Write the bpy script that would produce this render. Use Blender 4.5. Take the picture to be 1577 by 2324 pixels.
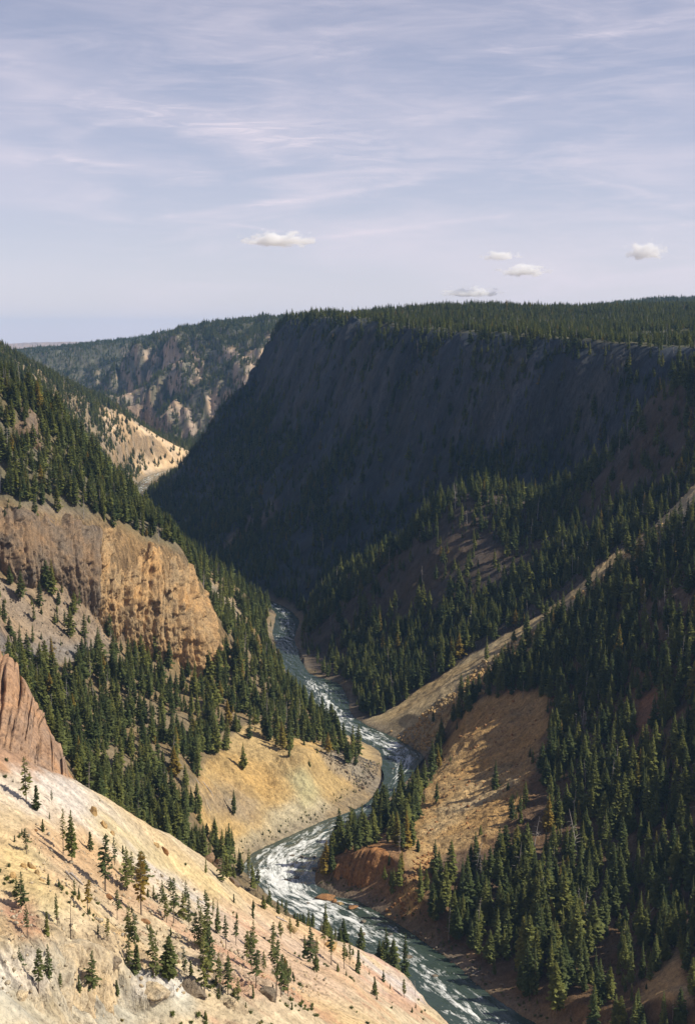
import bpy, math, random
import numpy as np
from math import radians, sin, cos, tan, pi

for _o in list(bpy.data.objects):
    bpy.data.objects.remove(_o, do_unlink=True)
scene = bpy.context.scene
C = scene.collection

# ------------------------------------------------------------------ camera
FV = 3100.0                      # focal length in survey units (1577 x 2324 frame)
PITCH = radians(7.4)
CAMZ = 250.0                     # eye height above the river
cam_d = bpy.data.cameras.new('camera')
cam = bpy.data.objects.new('camera', cam_d)
C.objects.link(cam)
cam.location = (0, 0, CAMZ)
cam.rotation_euler = (radians(90) - PITCH, 0, 0)
cam_d.sensor_fit = 'VERTICAL'
cam_d.sensor_height = 36.0
cam_d.lens = 36.0 * FV / 2324.0
cam_d.clip_start = 1.0
cam_d.clip_end = 90000.0
scene.camera = cam

# ------------------------------------------------------------------ sun, sky, exposure
SUN_EL = radians(43.5)
SUN_AZ = radians(98)             # from +Y towards +X
sun_vec = (sin(SUN_AZ) * cos(SUN_EL), cos(SUN_AZ) * cos(SUN_EL), sin(SUN_EL))
sun_d = bpy.data.lights.new('sun', 'SUN')
sun_d.energy = 5.0
sun_d.angle = radians(0.53)
sun_d.color = (1.0, 0.91, 0.76)
sun = bpy.data.objects.new('sun', sun_d)
C.objects.link(sun)
from mathutils import Vector
sun.rotation_euler = Vector(sun_vec).to_track_quat('Z', 'Y').to_euler()
sun.location = (300, 0, 600)

world = bpy.data.worlds.new('World')
scene.world = world
world.use_nodes = True
wn = world.node_tree
wn.nodes.clear()


def N(nt, kind, **kw):
    n = nt.nodes.new(kind)
    for k, v in kw.items():
        if k.startswith('i_'):
            n.inputs[k[2:].replace('_', ' ')].default_value = v
        else:
            setattr(n, k, v)
    return n


def L(nt, a, b):
    nt.links.new(a, b)


def M(nt, op, a, b=None, c=None, clamp=False):
    n = nt.nodes.new('ShaderNodeMath')
    n.operation = op
    n.use_clamp = clamp
    for i, x in enumerate((a, b, c)):
        if x is None:
            continue
        if isinstance(x, (int, float)):
            n.inputs[i].default_value = x
        else:
            nt.links.new(x, n.inputs[i])
    return n.outputs[0]


def RAMP(nt, x, stops):
    n = nt.nodes.new('ShaderNodeValToRGB')
    el = n.color_ramp.elements
    el[0].position, el[0].color = stops[0][0], tuple(stops[0][1]) + (1,)
    el[1].position, el[1].color = stops[-1][0], tuple(stops[-1][1]) + (1,)
    for p, c in stops[1:-1]:
        e = el.new(p)
        e.color = tuple(c) + (1,)
    nt.links.new(x, n.inputs[0])
    return n.outputs[0]


def MIX(nt, f, a, b, mode='MIX'):
    n = nt.nodes.new('ShaderNodeMix')
    n.data_type = 'RGBA'
    n.blend_type = mode
    for sock, x in ((n.inputs[0], f), (n.inputs[6], a), (n.inputs[7], b)):
        if isinstance(x, (int, float)):
            sock.default_value = x
        elif isinstance(x, tuple):
            sock.default_value = x + (1,) if len(x) == 3 else x
        else:
            nt.links.new(x, sock)
    return n.outputs[2]


def build_sky():
    nt = wn
    sky = N(nt, 'ShaderNodeTexSky', sky_type='NISHITA', sun_disc=False, sun_elevation=SUN_EL,
            sun_rotation=SUN_AZ, altitude=2300.0, air_density=1.0, dust_density=1.2, ozone_density=2.2)
    tc = N(nt, 'ShaderNodeTexCoord')
    sep = N(nt, 'ShaderNodeSeparateXYZ')
    L(nt, tc.outputs['Generated'], sep.inputs[0])
    x, y, z = sep.outputs
    az = M(nt, 'ARCTAN2', x, y)
    el = M(nt, 'ARCSINE', z)
    comb = N(nt, 'ShaderNodeCombineXYZ')
    L(nt, az, comb.inputs[0])
    L(nt, el, comb.inputs[1])

    def streaks(rot, sx, sy, scale, detail, rough, lo, hi, off):
        mp = N(nt, 'ShaderNodeMapping')
        mp.inputs['Rotation'].default_value = (0, 0, rot)
        mp.inputs['Scale'].default_value = (sx, sy, 1)
        mp.inputs['Location'].default_value = off
        L(nt, comb.outputs[0], mp.inputs[0])
        nz = N(nt, 'ShaderNodeTexNoise', noise_dimensions='2D')
        nz.inputs['Scale'].default_value = scale
        nz.inputs['Detail'].default_value = detail
        nz.inputs['Roughness'].default_value = rough
        nz.inputs['Distortion'].default_value = 0.6
        L(nt, mp.outputs[0], nz.inputs['Vector'])
        mr = N(nt, 'ShaderNodeMapRange', interpolation_type='SMOOTHSTEP')
        mr.inputs[1].default_value = lo
        mr.inputs[2].default_value = hi
        L(nt, nz.outputs[0], mr.inputs[0])
        return mr.outputs[0]

    broad = streaks(0.22, 1.0, 3.6, 4.2, 4, 0.5, 0.34, 0.72, (0.35, 0.2, 0))
    fine = streaks(-0.16, 1.0, 5.5, 9.0, 6, 0.6, 0.36, 0.78, (1.3, 2.1, 0))
    wisp = streaks(0.10, 1.0, 8.0, 22.0, 6, 0.66, 0.4, 0.8, (4.3, 1.1, 0))
    patch = streaks(0.0, 1.0, 1.8, 3.4, 3, 0.5, 0.3, 0.72, (7.3, 5.1, 0))
    den = M(nt, 'ADD', M(nt, 'MULTIPLY', broad, 0.20), M(nt, 'MULTIPLY', M(nt, 'MULTIPLY', fine, patch), 0.24))
    den = M(nt, 'ADD', den, M(nt, 'MULTIPLY', M(nt, 'MULTIPLY', wisp, patch), 0.12))

    def trail(a0, e0, a1, e1, w, amt):
        # an old vapour trail: a soft band along a great-circle-like line
        dx, dy = a1 - a0, e1 - e0
        ln = math.hypot(dx, dy)
        nx, ny = -dy / ln, dx / ln
        d = M(nt, 'ADD', M(nt, 'MULTIPLY', M(nt, 'SUBTRACT', az, a0), nx), M(nt, 'MULTIPLY', M(nt, 'SUBTRACT', el, e0), ny))
        s = M(nt, 'ADD', M(nt, 'MULTIPLY', M(nt, 'SUBTRACT', az, a0), dx / ln / ln), M(nt, 'MULTIPLY', M(nt, 'SUBTRACT', el, e0), dy / ln / ln))
        wob = M(nt, 'MULTIPLY', M(nt, 'SUBTRACT', fine, 0.5), w * 0.7)
        d = M(nt, 'ABSOLUTE', M(nt, 'ADD', d, wob))
        g = M(nt, 'EXPONENT', M(nt, 'MULTIPLY', M(nt, 'POWER', M(nt, 'DIVIDE', d, w), 2.0), -1.0))
        ends = M(nt, 'MULTIPLY', M(nt, 'MULTIPLY', s, M(nt, 'SUBTRACT', 1.0, s)), 4.0)
        ends = M(nt, 'POWER', M(nt, 'MAXIMUM', ends, 0.0001), 0.6)
        return M(nt, 'MULTIPLY', M(nt, 'MULTIPLY', g, ends), M(nt, 'MULTIPLY', M(nt, 'ADD', wisp, 0.55), amt))

    def ae(u, v):
        return math.atan((u - 788.5) / FV), math.atan((1162 - v) / FV) - PITCH

    trails = [((330, 505), (960, 410), 0.0020, 0.26), ((980, 140), (1640, 50), 0.0040, 0.22),
              ((20, 215), (900, 350), 0.0100, 0.34), ((-60, 345), (520, 415), 0.0060, 0.22),
              ((690, 545), (1160, 488), 0.0018, 0.15), ((520, 508), (650, 528), 0.0011, 0.20)]
    for p, q, w, amt in trails:
        a0, e0 = ae(*p)
        a1, e1 = ae(*q)
        den = M(nt, 'ADD', den, trail(a0, e0, a1, e1, w, amt))
    fade = N(nt, 'ShaderNodeMapRange', interpolation_type='SMOOTHSTEP')
    fade.inputs[1].default_value = -0.01
    fade.inputs[2].default_value = 0.10
    fade.inputs[3].default_value = 0.30
    L(nt, el, fade.inputs[0])
    # a thin even veil: its path, and so its whiteness, grows towards the horizon
    veil = M(nt, 'DIVIDE', 0.100, M(nt, 'ADD', M(nt, 'MAXIMUM', z, 0.0), 0.13))
    thin = M(nt, 'DIVIDE', 0.36, M(nt, 'ADD', M(nt, 'MAXIMUM', z, 0.0), 0.24), clamp=True)
    den = M(nt, 'ADD', M(nt, 'MULTIPLY', M(nt, 'MULTIPLY', den, fade.outputs[0]), thin), veil, clamp=True)
    hs = N(nt, 'ShaderNodeHueSaturation')
    hs.inputs['Saturation'].default_value = 1.05
    L(nt, sky.outputs[0], hs.inputs['Color'])
    tint = MIX(nt, 1.0, hs.outputs[0], (1.03, 0.97, 1.0), 'MULTIPLY')
    col = MIX(nt, den, tint, (8.9, 8.0, 8.8))
    bg = N(nt, 'ShaderNodeBackground')
    bg.inputs['Strength'].default_value = 0.084
    L(nt, col, bg.inputs['Color'])
    out = N(nt, 'ShaderNodeOutputWorld')
    L(nt, bg.outputs[0], out.inputs[0])


build_sky()
scene.view_settings.view_transform = 'Standard'
scene.view_settings.look = 'None'
scene.view_settings.exposure = 0.22
scene.view_settings.gamma = 1.0
scene.view_settings.use_curve_mapping = False
scene.render.engine = 'CYCLES'
scene.cycles.use_denoising = True
scene.cycles.max_bounces = 8
scene.cycles.diffuse_bounces = 2
scene.cycles.glossy_bounces = 2
scene.cycles.transmission_bounces = 2
scene.cycles.volume_bounces = 6
scene.cycles.transparent_max_bounces = 6
scene.cycles.caustics_reflective = False
scene.cycles.caustics_refractive = False

# ------------------------------------------------------------------ survey helpers
CP, SP = cos(PITCH), sin(PITCH)


def ray(u, v):
    yc = -(v - 1162.0) / FV
    return np.array([(u - 788.5) / FV, CP + yc * SP, -SP + yc * CP])


def at_y(u, v, Y):
    d = ray(u, v)
    return np.array([0, 0, CAMZ]) + d * (Y / d[1])


def at_z(u, v, z):
    d = ray(u, v)
    return np.array([0, 0, CAMZ]) + d * ((z - CAMZ) / d[2])


def project(x, y, z):
    dz = z - CAMZ
    dep = y * CP - dz * SP
    up = y * SP + dz * CP
    return 788.5 + FV * x / dep, 1162.0 - FV * up / dep, dep


# ------------------------------------------------------------------ noise
_rng = np.random.RandomState(7)
_perm = np.concatenate([_rng.permutation(256)] * 3).astype(np.int32)
_g2 = np.stack([np.cos(np.arange(256) / 256 * 2 * pi), np.sin(np.arange(256) / 256 * 2 * pi)], 1).astype(np.float32)
_g3 = _rng.normal(size=(256, 3)).astype(np.float32)
_g3 /= np.linalg.norm(_g3, axis=1)[:, None]


def perlin2(x, y):
    xi = np.floor(x).astype(np.int32)
    yi = np.floor(y).astype(np.int32)
    xf = (x - xi).astype(np.float32)
    yf = (y - yi).astype(np.float32)
    u = xf * xf * xf * (xf * (xf * 6 - 15) + 10)
    v = yf * yf * yf * (yf * (yf * 6 - 15) + 10)
    xi &= 255
    yi &= 255

    def g(ix, iy, fx, fy):
        h = _perm[_perm[ix & 255] + (iy & 255)]
        return _g2[h, 0] * fx + _g2[h, 1] * fy
    n00 = g(xi, yi, xf, yf)
    n10 = g(xi + 1, yi, xf - 1, yf)
    n01 = g(xi, yi + 1, xf, yf - 1)
    n11 = g(xi + 1, yi + 1, xf - 1, yf - 1)
    a = n00 + u * (n10 - n00)
    b = n01 + u * (n11 - n01)
    return (a + v * (b - a)) * 1.4


def perlin3(x, y, z):
    xi = np.floor(x).astype(np.int32); yi = np.floor(y).astype(np.int32); zi = np.floor(z).astype(np.int32)
    xf = (x - xi).astype(np.float32); yf = (y - yi).astype(np.float32); zf = (z - zi).astype(np.float32)
    f = lambda t: t * t * t * (t * (t * 6 - 15) + 10)
    u, v, w = f(xf), f(yf), f(zf)

    def g(a, b, c):
        h = _perm[_perm[_perm[(xi + a) & 255] + ((yi + b) & 255)] + ((zi + c) & 255)]
        gg = _g3[h]
        return gg[:, 0] * (xf - a) + gg[:, 1] * (yf - b) + gg[:, 2] * (zf - c)
    l = lambda a, b, t: a + t * (b - a)
    return l(l(l(g(0, 0, 0), g(1, 0, 0), u), l(g(0, 1, 0), g(1, 1, 0), u), v),
             l(l(g(0, 0, 1), g(1, 0, 1), u), l(g(0, 1, 1), g(1, 1, 1), u), v), w) * 1.4


def fbm2(x, y, oct=4, rough=0.5, lac=2.03):
    s = np.zeros_like(x, dtype=np.float32)
    a = 1.0
    for i in range(oct):
        s += a * perlin2(x + 17.3 * i, y - 9.1 * i)
        x = x * lac
        y = y * lac
        a *= rough
    return s


def smooth(a, b, x):
    t = np.clip((x - a) / (b - a), 0, 1)
    return t * t * (3 - 2 * t)


# ------------------------------------------------------------------ river course (left bank, right bank)
BANKS = [((960, 2270), (1113, 2263)), ((880, 2200), (1033, 2193)), ((770, 2140), (913, 2103)),
         ((650, 2075), (818, 2053)), ((575, 2010), (718, 2026)), ((556, 1955), (722, 1962)),
         ((640, 1905), (742, 1925)), ((730, 1866), (800, 1872)), ((790, 1845), (858, 1825)),
         ((850, 1812), (905, 1785)), ((883, 1765), (940, 1738)), ((880, 1735), (952, 1714)),
         ((862, 1705), (925, 1690)), ((820, 1682), (868, 1663)), ((760, 1655), (820, 1640)),
         ((722, 1625), (785, 1610)), ((690, 1578), (752, 1550)), ((652, 1530), (702, 1528)),
         ((638, 1480), (672, 1490)), ((620, 1443), (669, 1440)), ((630, 1413), (672, 1405)),
         ((618, 1383), (654, 1383))]
Lb = [at_z(*p, 0)[:2] for p, q in BANKS]
Rb = [at_z(*q, 0)[:2] for p, q in BANKS]
head = [((40, 455), (78, 450)), ((75, 400), (118, 405)), ((130, 340), (170, 365)), ((210, 270), (240, 305))]
tail_c = [(-84, 1268, 12), (-124, 1310, 12), (-166, 1395, 12), (-192, 1460, 12), (-222, 1565, 12), (-270, 1745, 12), (-330, 1990, 13), (-335, 2100, 13),
          (-338, 2250, 13), (-345, 2400, 13), (-325, 2520, 13), (-270, 2640, 13), (-240, 2760, 14), (-290, 2900, 14), (-410, 3030, 15), (-620, 3650, 16), (-870, 4300, 18)]
for (a, b) in head:
    Lb.insert(0, np.array(a, float))
    Rb.insert(0, np.array(b, float))
for i, (x, y, w) in enumerate(tail_c):
    p = tail_c[max(i - 1, 0)]
    q = tail_c[min(i + 1, len(tail_c) - 1)]
    t = np.array([q[0] - p[0], q[1] - p[1]], float)
    t /= np.linalg.norm(t)
    n = np.array([-t[1], t[0]])
    Lb.append(np.array([x, y]) + n * w)
    Rb.append(np.array([x, y]) - n * w)
Lb = np.array(Lb)
Rb = np.array(Rb)


def catmull(P, n):
    out = []
    for i in range(len(P) - 1):
        p0, p1, p2, p3 = P[max(i - 1, 0)], P[i], P[i + 1], P[min(i + 2, len(P) - 1)]
        for k in range(n):
            t = k / n
            out.append(0.5 * ((2 * p1) + (-p0 + p2) * t + (2 * p0 - 5 * p1 + 4 * p2 - p3) * t * t + (-p0 + 3 * p1 - 3 * p2 + p3) * t ** 3))
    out.append(P[-1])
    return np.array(out)


LB = catmull(Lb, 6)
RB = catmull(Rb, 6)
CB = (LB + RB) / 2
HW = np.linalg.norm(LB - RB, axis=1) / 2

# ------------------------------------------------------------------ landform control lines
ctrl = []      # (x, y, z, tag)
TAGS = 'ABCDEFGHPR'


def add_line(tag, pts, step=None, world=False):
    W = [np.array(p, float) if world else at_y(*p) for p in pts]
    for i in range(len(W) - 1):
        d = np.linalg.norm((W[i + 1] - W[i])[:2])
        st = step or max(10.0, 0.012 * W[i][1])
        n = max(1, int(round(d / st)))
        for k in range(n):
            ctrl.append((*(W[i] + (W[i + 1] - W[i]) * k / n), tag))
    ctrl.append((*W[-1], tag))


def add_pts(tag, pts, world=False):
    for p in pts:
        ctrl.append((*(np.array(p, float) if world else at_y(*p)), tag))


# A: bare slope below the viewpoint
A_crest = [(-60, 1672, 322), (35, 1713, 330), (100, 1748, 338), (160, 1785, 347), (200, 1810, 352), (245, 1843, 358), (300, 1873, 366),
           (350, 1903, 373), (425, 1932, 384), (500, 1992, 392), (545, 2030, 396), (600, 2065, 402), (690, 2102, 414),
           (740, 2130, 420), (788, 2142, 426), (838, 2166, 431), (913, 2211, 440), (988, 2266, 447)]
add_line('A', A_crest, 9)
back = []
for (u, v, Y) in A_crest:
    p = at_y(u, v, Y)
    back.append((p[0] + 6, p[1] + 26, p[2] * 0.74 - 6 if p[2] > 60 else p[2] * 0.55))
add_line('A', back, 14, world=True)
add_line('A', [(60, 2160, 226), (110, 2142, 236), (160, 2130, 242), (230, 2146, 248), (300, 2188, 254)], 6)
add_line('A', [(60, 2285, 214), (110, 2285, 224), (160, 2285, 233), (230, 2285, 240), (300, 2290, 246)], 6)
add_pts('A', [(-200, 2260, 195), (20, 2262, 205), (380, 2262, 250), (450, 2260, 258), (600, 2260, 272), (730, 2262, 312),
              (850, 2262, 362), (150, 2000, 258), (35, 1900, 283), (-150, 1900, 270), (35, 2080, 244), (250, 2100, 272), (400, 2100, 292),
              (550, 2130, 320), (280, 1980, 310), (420, 2010, 342), (700, 2190, 352), (560, 2050, 372), (180, 1880, 312)])
add_pts('A', [(-110, 120, 185), (-45, 120, 150), (0, 120, 125), (-60, 180, 132), (-30, 190, 120), (-90, 180, 155), (45, 130, 120), (90, 140, 95), (150, 130, 70), (-200, 120, 235),
              (-230, 330, 225), (-180, 250, 205), (-160, 330, 185), (10, 250, 92), (50, 250, 62), (90, 250, 35), (40, 330, 45), (60, 390, 22),
              (-300, 200, 250), (-330, 400, 248), (180, 220, 8), (20, 300, 80), (0, 340, 84)], world=True)
# red rock rib behind the crest
add_line('A', [(-20, 1545, 404), (40, 1575, 405), (62, 1612, 405), (90, 1668, 405), (112, 1712, 404), (140, 1748, 400), (160, 1788, 386)], 7)
add_line('A', [(-136, 425, 160), (-102, 424, 136), (-88, 430, 100), (-76, 424, 76)], 10, world=True)

# B: forested spur with the tan buttress
add_line('B', [(-60, 862, 800), (35, 885, 850), (90, 910, 870), (130, 962, 890), (190, 1052, 920), (250, 1112, 945), (320, 1155, 970),
               (370, 1204, 985), (420, 1254, 1000), (450, 1292, 1015), (520, 1325, 1080), (560, 1350, 1120), (610, 1385, 1180)])
bb = [(-330, 880, 230), (-250, 930, 185), (-235, 1000, 160), (-200, 1060, 120), (-150, 1110, 72), (-125, 1160, 45), (-105, 1210, 20)]
add_line('B', bb, 25, world=True)
# buttress: top edge and foot
add_line('B', [(-40, 1140, 735), (40, 1152, 742), (100, 1167, 752), (200, 1192, 772), (265, 1203, 786), (310, 1235, 797), (365, 1243, 806), (408, 1254, 818), (440, 1300, 850)], 9)
add_line('B', [(-40, 1285, 712), (40, 1292, 718), (90, 1295, 728), (150, 1315, 744), (200, 1355, 756), (240, 1402, 766), (300, 1424, 778), (350, 1436, 787), (400, 1464, 795), (455, 1486, 806), (480, 1480, 826)], 9)
add_pts('B', [(35, 1000, 800), (35, 1080, 770), (130, 1080, 800), (230, 1150, 825), (320, 1200, 850), (250, 1180, 810)])
add_pts('B', [(35, 1400, 690), (35, 1480, 665), (150, 1420, 712), (200, 1480, 715), (300, 1500, 752), (60, 1560, 630), (200, 1600, 665), (350, 1600, 705),
              (480, 1580, 770), (120, 1700, 565), (250, 1700, 600), (400, 1720, 640), (200, 1790, 535), (300, 1830, 560), (400, 1850, 590), (450, 1900, 592),
              (480, 1930, 592), (500, 1700, 690), (560, 1640, 740), (500, 1800, 652), (560, 1850, 655), (600, 1760, 690), (640, 1830, 676),
              (700, 1710, 705), (760, 1740, 720), (820, 1750, 740), (780, 1800, 702), (700, 1820, 686), (620, 1560, 840), (560, 1500, 870),
              (520, 1430, 900), (560, 1400, 980), (600, 1440, 990), (660, 1600, 830), (690, 1640, 790), (480, 1360, 950), (550, 1930, 625), (520, 1880, 632)])
add_pts('B', [(-70, 470, 58), (-52, 500, 42), (-40, 560, 22), (-100, 500, 84), (-150, 480, 140), (-200, 560, 170), (-180, 640, 150), (-300, 650, 235), (-280, 760, 215),
              (-38, 590, 12), (-30, 470, 32), (-20, 520, 16), (5, 480, 20)], world=True)

# C: further left spur with the sand slope
add_line('C', [(-60, 800, 1750), (35, 836, 1900), (100, 858, 2050), (180, 896, 2250), (240, 936, 2380), (300, 964, 2480), (360, 994, 2580), (440, 1031, 2700)])
add_pts('C', [(60, 870, 1450), (100, 905, 1560), (200, 1000, 1820), (260, 1020, 2200), (250, 1090, 2050), (330, 1058, 2470), (400, 1044, 2600), (280, 1000, 2330), (140, 930, 1850)])
add_pts('C', [(-290, 1150, 175), (-270, 1300, 140), (-240, 1400, 80), (-235, 1480, 50), (-420, 1250, 230), (-520, 1500, 245), (-560, 1800, 240), (-490, 2150, 190),
              (-600, 2400, 190), (-500, 2600, 110), (-700, 3000, 160), (-480, 2850, 60), (-900, 2500, 240), (-900, 3600, 120), (-1300, 4400, 110)], world=True)

# D: far wall and plateau
add_line('D', [(320, 777, 4000), (400, 782, 3700), (500, 774, 3550), (575, 764, 3450), (615, 750, 3380), (680, 748, 3300)])
add_line('D', [(200, 890, 3350), (300, 960, 3050), (440, 1012, 2900)])
add_pts('D', [(370, 757, 4800), (500, 742, 4500), (640, 732, 4300), (260, 777, 5600), (200, 792, 6300), (120, 812, 7000), (85, 838, 6600), (450, 880, 3200), (350, 860, 3400),
              (560, 850, 3180), (250, 846, 3900), (150, 840, 4600), (800, 740, 4300), (1000, 750, 4200), (1200, 745, 4200)])
add_pts('D', [(-60, 2700, 60), (0, 2850, 120), (100, 3050, 210), (400, 3500, 262), (-100, 2520, 60)], world=True)
# E: great shaded wall and plateau
E_rim = [(640, 733, 2060), (700, 728, 1800), (800, 742, 1580), (900, 755, 1450), (1000, 768, 1360), (1150, 774, 1265), (1300, 790, 1185), (1480, 803, 1120), (1700, 800, 1050)]
add_line('E', E_rim)
add_line('E', [(640, 736, 2062), (612, 772, 2042), (580, 832, 2030), (540, 882, 2022), (500, 924, 2015), (480, 962, 2010), (440, 1022, 2008), (400, 1062, 2008), (332, 1145, 2006)])
add_line('E', [(-304, 1990, 4), (-243, 1745, 6), (-192, 1562, 6), (-160, 1450, 7), (-98, 1302, 8), (-55, 1248, 9), (-5, 1232, 24), (50, 1200, 56), (95, 1160, 85), (140, 1120, 105), (185, 1090, 128), (230, 1065, 165), (280, 1050, 200)], world=True)
# upper scarp foot
sc = []
for (u, v, Y) in E_rim[:-1]:
    p = at_y(u, v, Y)
    sc.append((p[0] - 40, p[1] - 13, p[2] - 92))
add_line('E', sc, 30, world=True)
bk_ = []
for (u, v, Y) in E_rim:
    p = at_y(u, v, Y)
    bk_.append((p[0] + 40, p[1] + 14, p[2] + 2))
add_line('E', bk_, 30, world=True)
add_pts('E', [(1000, 748, 1560), (1150, 758, 1450), (1300, 768, 1400), (1450, 775, 1350), (1600, 778, 1300), (900, 735, 1750), (1300, 728, 1900), (1500, 728, 1800), (1700, 735, 1600), (1900, 745, 1300)])
add_pts('E', [(800, 717, 2250), (960, 710, 2250), (1120, 716, 2250), (1300, 706, 2250), (1525, 696, 2250), (700, 722, 2250), (1800, 690, 2200), (1000, 735, 1700), (1200, 742, 1700), (1400, 745, 1700), (1600, 745, 1600)])
add_pts('E', [(-20, 2200, 205), (60, 2330, 190), (140, 2500, 210), (-95, 2150, 130), (-190, 2110, 50), (-150, 2240, 60), (-240, 2300, 20), (-180, 2500, 40), (300, 2700, 285), (800, 2700, 290), (1100, 2200, 310), (900, 1500, 290), (600, 3200, 280)], world=True)
# F: right spur with the lit knob
add_line('F', [(680, 1392, 1225), (700, 1376, 1215), (740, 1346, 1195), (800, 1300, 1170), (860, 1268, 1150), (890, 1248, 1138), (940, 1218, 1110), (970, 1172, 1085), (1010, 1144, 1072), (1060, 1120, 1060),
               (1110, 1118, 1058), (1180, 1130, 1052), (1220, 1152, 1048), (1260, 1122, 1044), (1330, 1082, 1036), (1390, 1042, 1030), (1440, 972, 1022), (1480, 912, 1012), (1525, 882, 1000), (1640, 800, 990)])
add_line('F', [(700, 1430, 1130), (760, 1380, 1105), (840, 1330, 1080), (900, 1290, 1060), (960, 1250, 1040), (1040, 1230, 1020), (1120, 1220, 1010), (1200, 1225, 1000)])
add_pts('F', [(720, 1500, 1045), (800, 1480, 1020), (900, 1430, 1000), (1000, 1380, 980), (1100, 1340, 960), (1200, 1300, 950), (1300, 1230, 950), (1400, 1150, 960), (1500, 1050, 965),
              (800, 1600, 905), (900, 1560, 900), (1000, 1500, 900), (1100, 1440, 900), (1200, 1380, 898), (1320, 1300, 895), (1450, 1200, 895), (800, 1560, 940)])
# G: talus chute
add_line('G', [(880, 1662, 826), (960, 1600, 842), (1050, 1530, 850), (1150, 1470, 852), (1250, 1408, 852), (1330, 1345, 852), (1400, 1288, 852), (1510, 1188, 852), (1640, 1075, 850)])
add_line('G', [(905, 1678, 800), (985, 1622, 815), (1080, 1548, 826), (1180, 1482, 829), (1280, 1414, 829), (1360, 1348, 829), (1430, 1288, 829), (1530, 1200, 829)])
# H: rib with the orange slide, then the right forest slope
add_line('H', [(975, 1712, 772), (1010, 1665, 778), (1060, 1592, 784), (1150, 1532, 790), (1240, 1448, 796), (1320, 1390, 800), (1420, 1310, 800), (1530, 1215, 800), (1640, 1120, 800)])
add_pts('H', [(1000, 1760, 722), (1100, 1680, 735), (1200, 1600, 745), (1100, 1780, 690), (1200, 1720, 700), (1240, 1600, 738), (960, 1800, 700), (920, 1850, 678), (1000, 1850, 668), (870, 1905, 640),
              (900, 1860, 672), (940, 1750, 745), (850, 1860, 692), (800, 1900, 668), (760, 1925, 645)])
add_pts('H', [(760, 1945, 606), (800, 1940, 600), (850, 1935, 592), (880, 1960, 580), (770, 1932, 625), (830, 1915, 622)])
add_pts('H', [(900, 2050, 558), (950, 1970, 580), (1000, 1920, 612), (1000, 2000, 572), (960, 2070, 548), (1050, 2100, 545), (1100, 2000, 565), (1100, 1900, 605), (1250, 2000, 560), (1250, 1850, 610),
              (1250, 2150, 510), (1150, 2200, 508), (1300, 2260, 472), (1400, 2200, 485), (1525, 2262, 445), (1400, 2050, 530), (1525, 2100, 500), (1400, 1900, 580), (1525, 1900, 560), (1400, 1750, 625),
              (1525, 1700, 610), (1300, 1700, 660), (1400, 1600, 680), (1525, 1500, 672), (1350, 1500, 735), (1450, 1400, 740), (1525, 1350, 725), (1640, 1900, 530), (1640, 1600, 620), (1640, 2200, 450)])
# R: ground rising out of frame on the right, rim plateau
add_pts('R', [(150, 400, 40), (200, 420, 82), (150, 330, 20), (260, 360, 110), (230, 500, 130), (300, 500, 178), (260, 640, 160), (330, 640, 205), (420, 500, 250), (430, 700, 258), (440, 850, 262),
              (300, 800, 200), (330, 950, 232), (450, 1000, 262), (520, 300, 240), (560, 600, 265), (600, 900, 270), (330, 200, 90), (450, 150, 200), (700, 300, 260), (800, 1200, 275), (500, 1180, 246)], world=True)
# far country
add_pts('P', [(-2500, 9000, 70), (-1500, 9000, 80), (0, 8000, 200), (2000, 7000, 230), (3500, 9000, 230), (-5000, 14000, 130), (-3600, 13500, 150), (-3000, 13500, 178), (-2500, 13500, 182), (-2000, 13800, 168), (0, 15000, 160), (5000, 15000, 150),
              (-8000, 20000, 100), (8000, 20000, 100), (0, 20000, 100), (-3000, 20000, 120), (700, 4000, 330), (900, 4000, 352), (1150, 4000, 352), (500, 4000, 290), (1500, 3600, 310), (900, 5000, 280), (-2500, 5000, 150), (-2500, 3000, 240), (-1500, 2000, 260), (-900, 1000, 255), (-600, 400, 255)], world=True)

cx = np.array([c[0] for c in ctrl]); cy = np.array([c[1] for c in ctrl]); cz = np.array([c[2] for c in ctrl])
ct = np.array([TAGS.index(c[3]) for c in ctrl])
# river bed points
for i in range(0, len(CB), 3):
    for P_, dz in ((CB[i], -3.0), (LB[i], 0.4), (RB[i], 0.4)):
        d = np.hypot(cx - P_[0], cy - P_[1])
        if d.min() > 5:
            cx = np.append(cx, P_[0]); cy = np.append(cy, P_[1]); cz = np.append(cz, dz)
            ct = np.append(ct, -1)
# drop near duplicates
keep = []
for i in range(len(cx)):
    if all((cx[i] - cx[j]) ** 2 + (cy[i] - cy[j]) ** 2 > 16 for j in keep):
        keep.append(i)
cx, cy, cz, ct = cx[keep], cy[keep], cz[keep], ct[keep]
nC = len(cx)
D = np.hypot(cx[:, None] - cx[None], cy[:, None] - cy[None])
Amat = np.zeros((nC + 3, nC + 3))
Amat[:nC, :nC] = D - np.eye(nC) * 0.6
Amat[:nC, nC] = 1; Amat[:nC, nC + 1] = cx; Amat[:nC, nC + 2] = cy
Amat[nC:, :nC] = Amat[:nC, nC:].T
rbf = np.linalg.solve(Amat, np.concatenate([cz, [0, 0, 0]]))
# landform of river points: that of the nearest other control point
landpts = np.where(ct >= 0)[0]

# ------------------------------------------------------------------ terrain grid (fan: finer near, coarser far)
QUICK = False
ts = np.arange(-0.345, 0.3451, 0.00108 if not QUICK else 0.003)


def spans(lst):
    out = []
    for a, b, s in lst:
        out.append(np.arange(a, b, s * (3 if QUICK else 1)))
    return np.concatenate(out)


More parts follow.
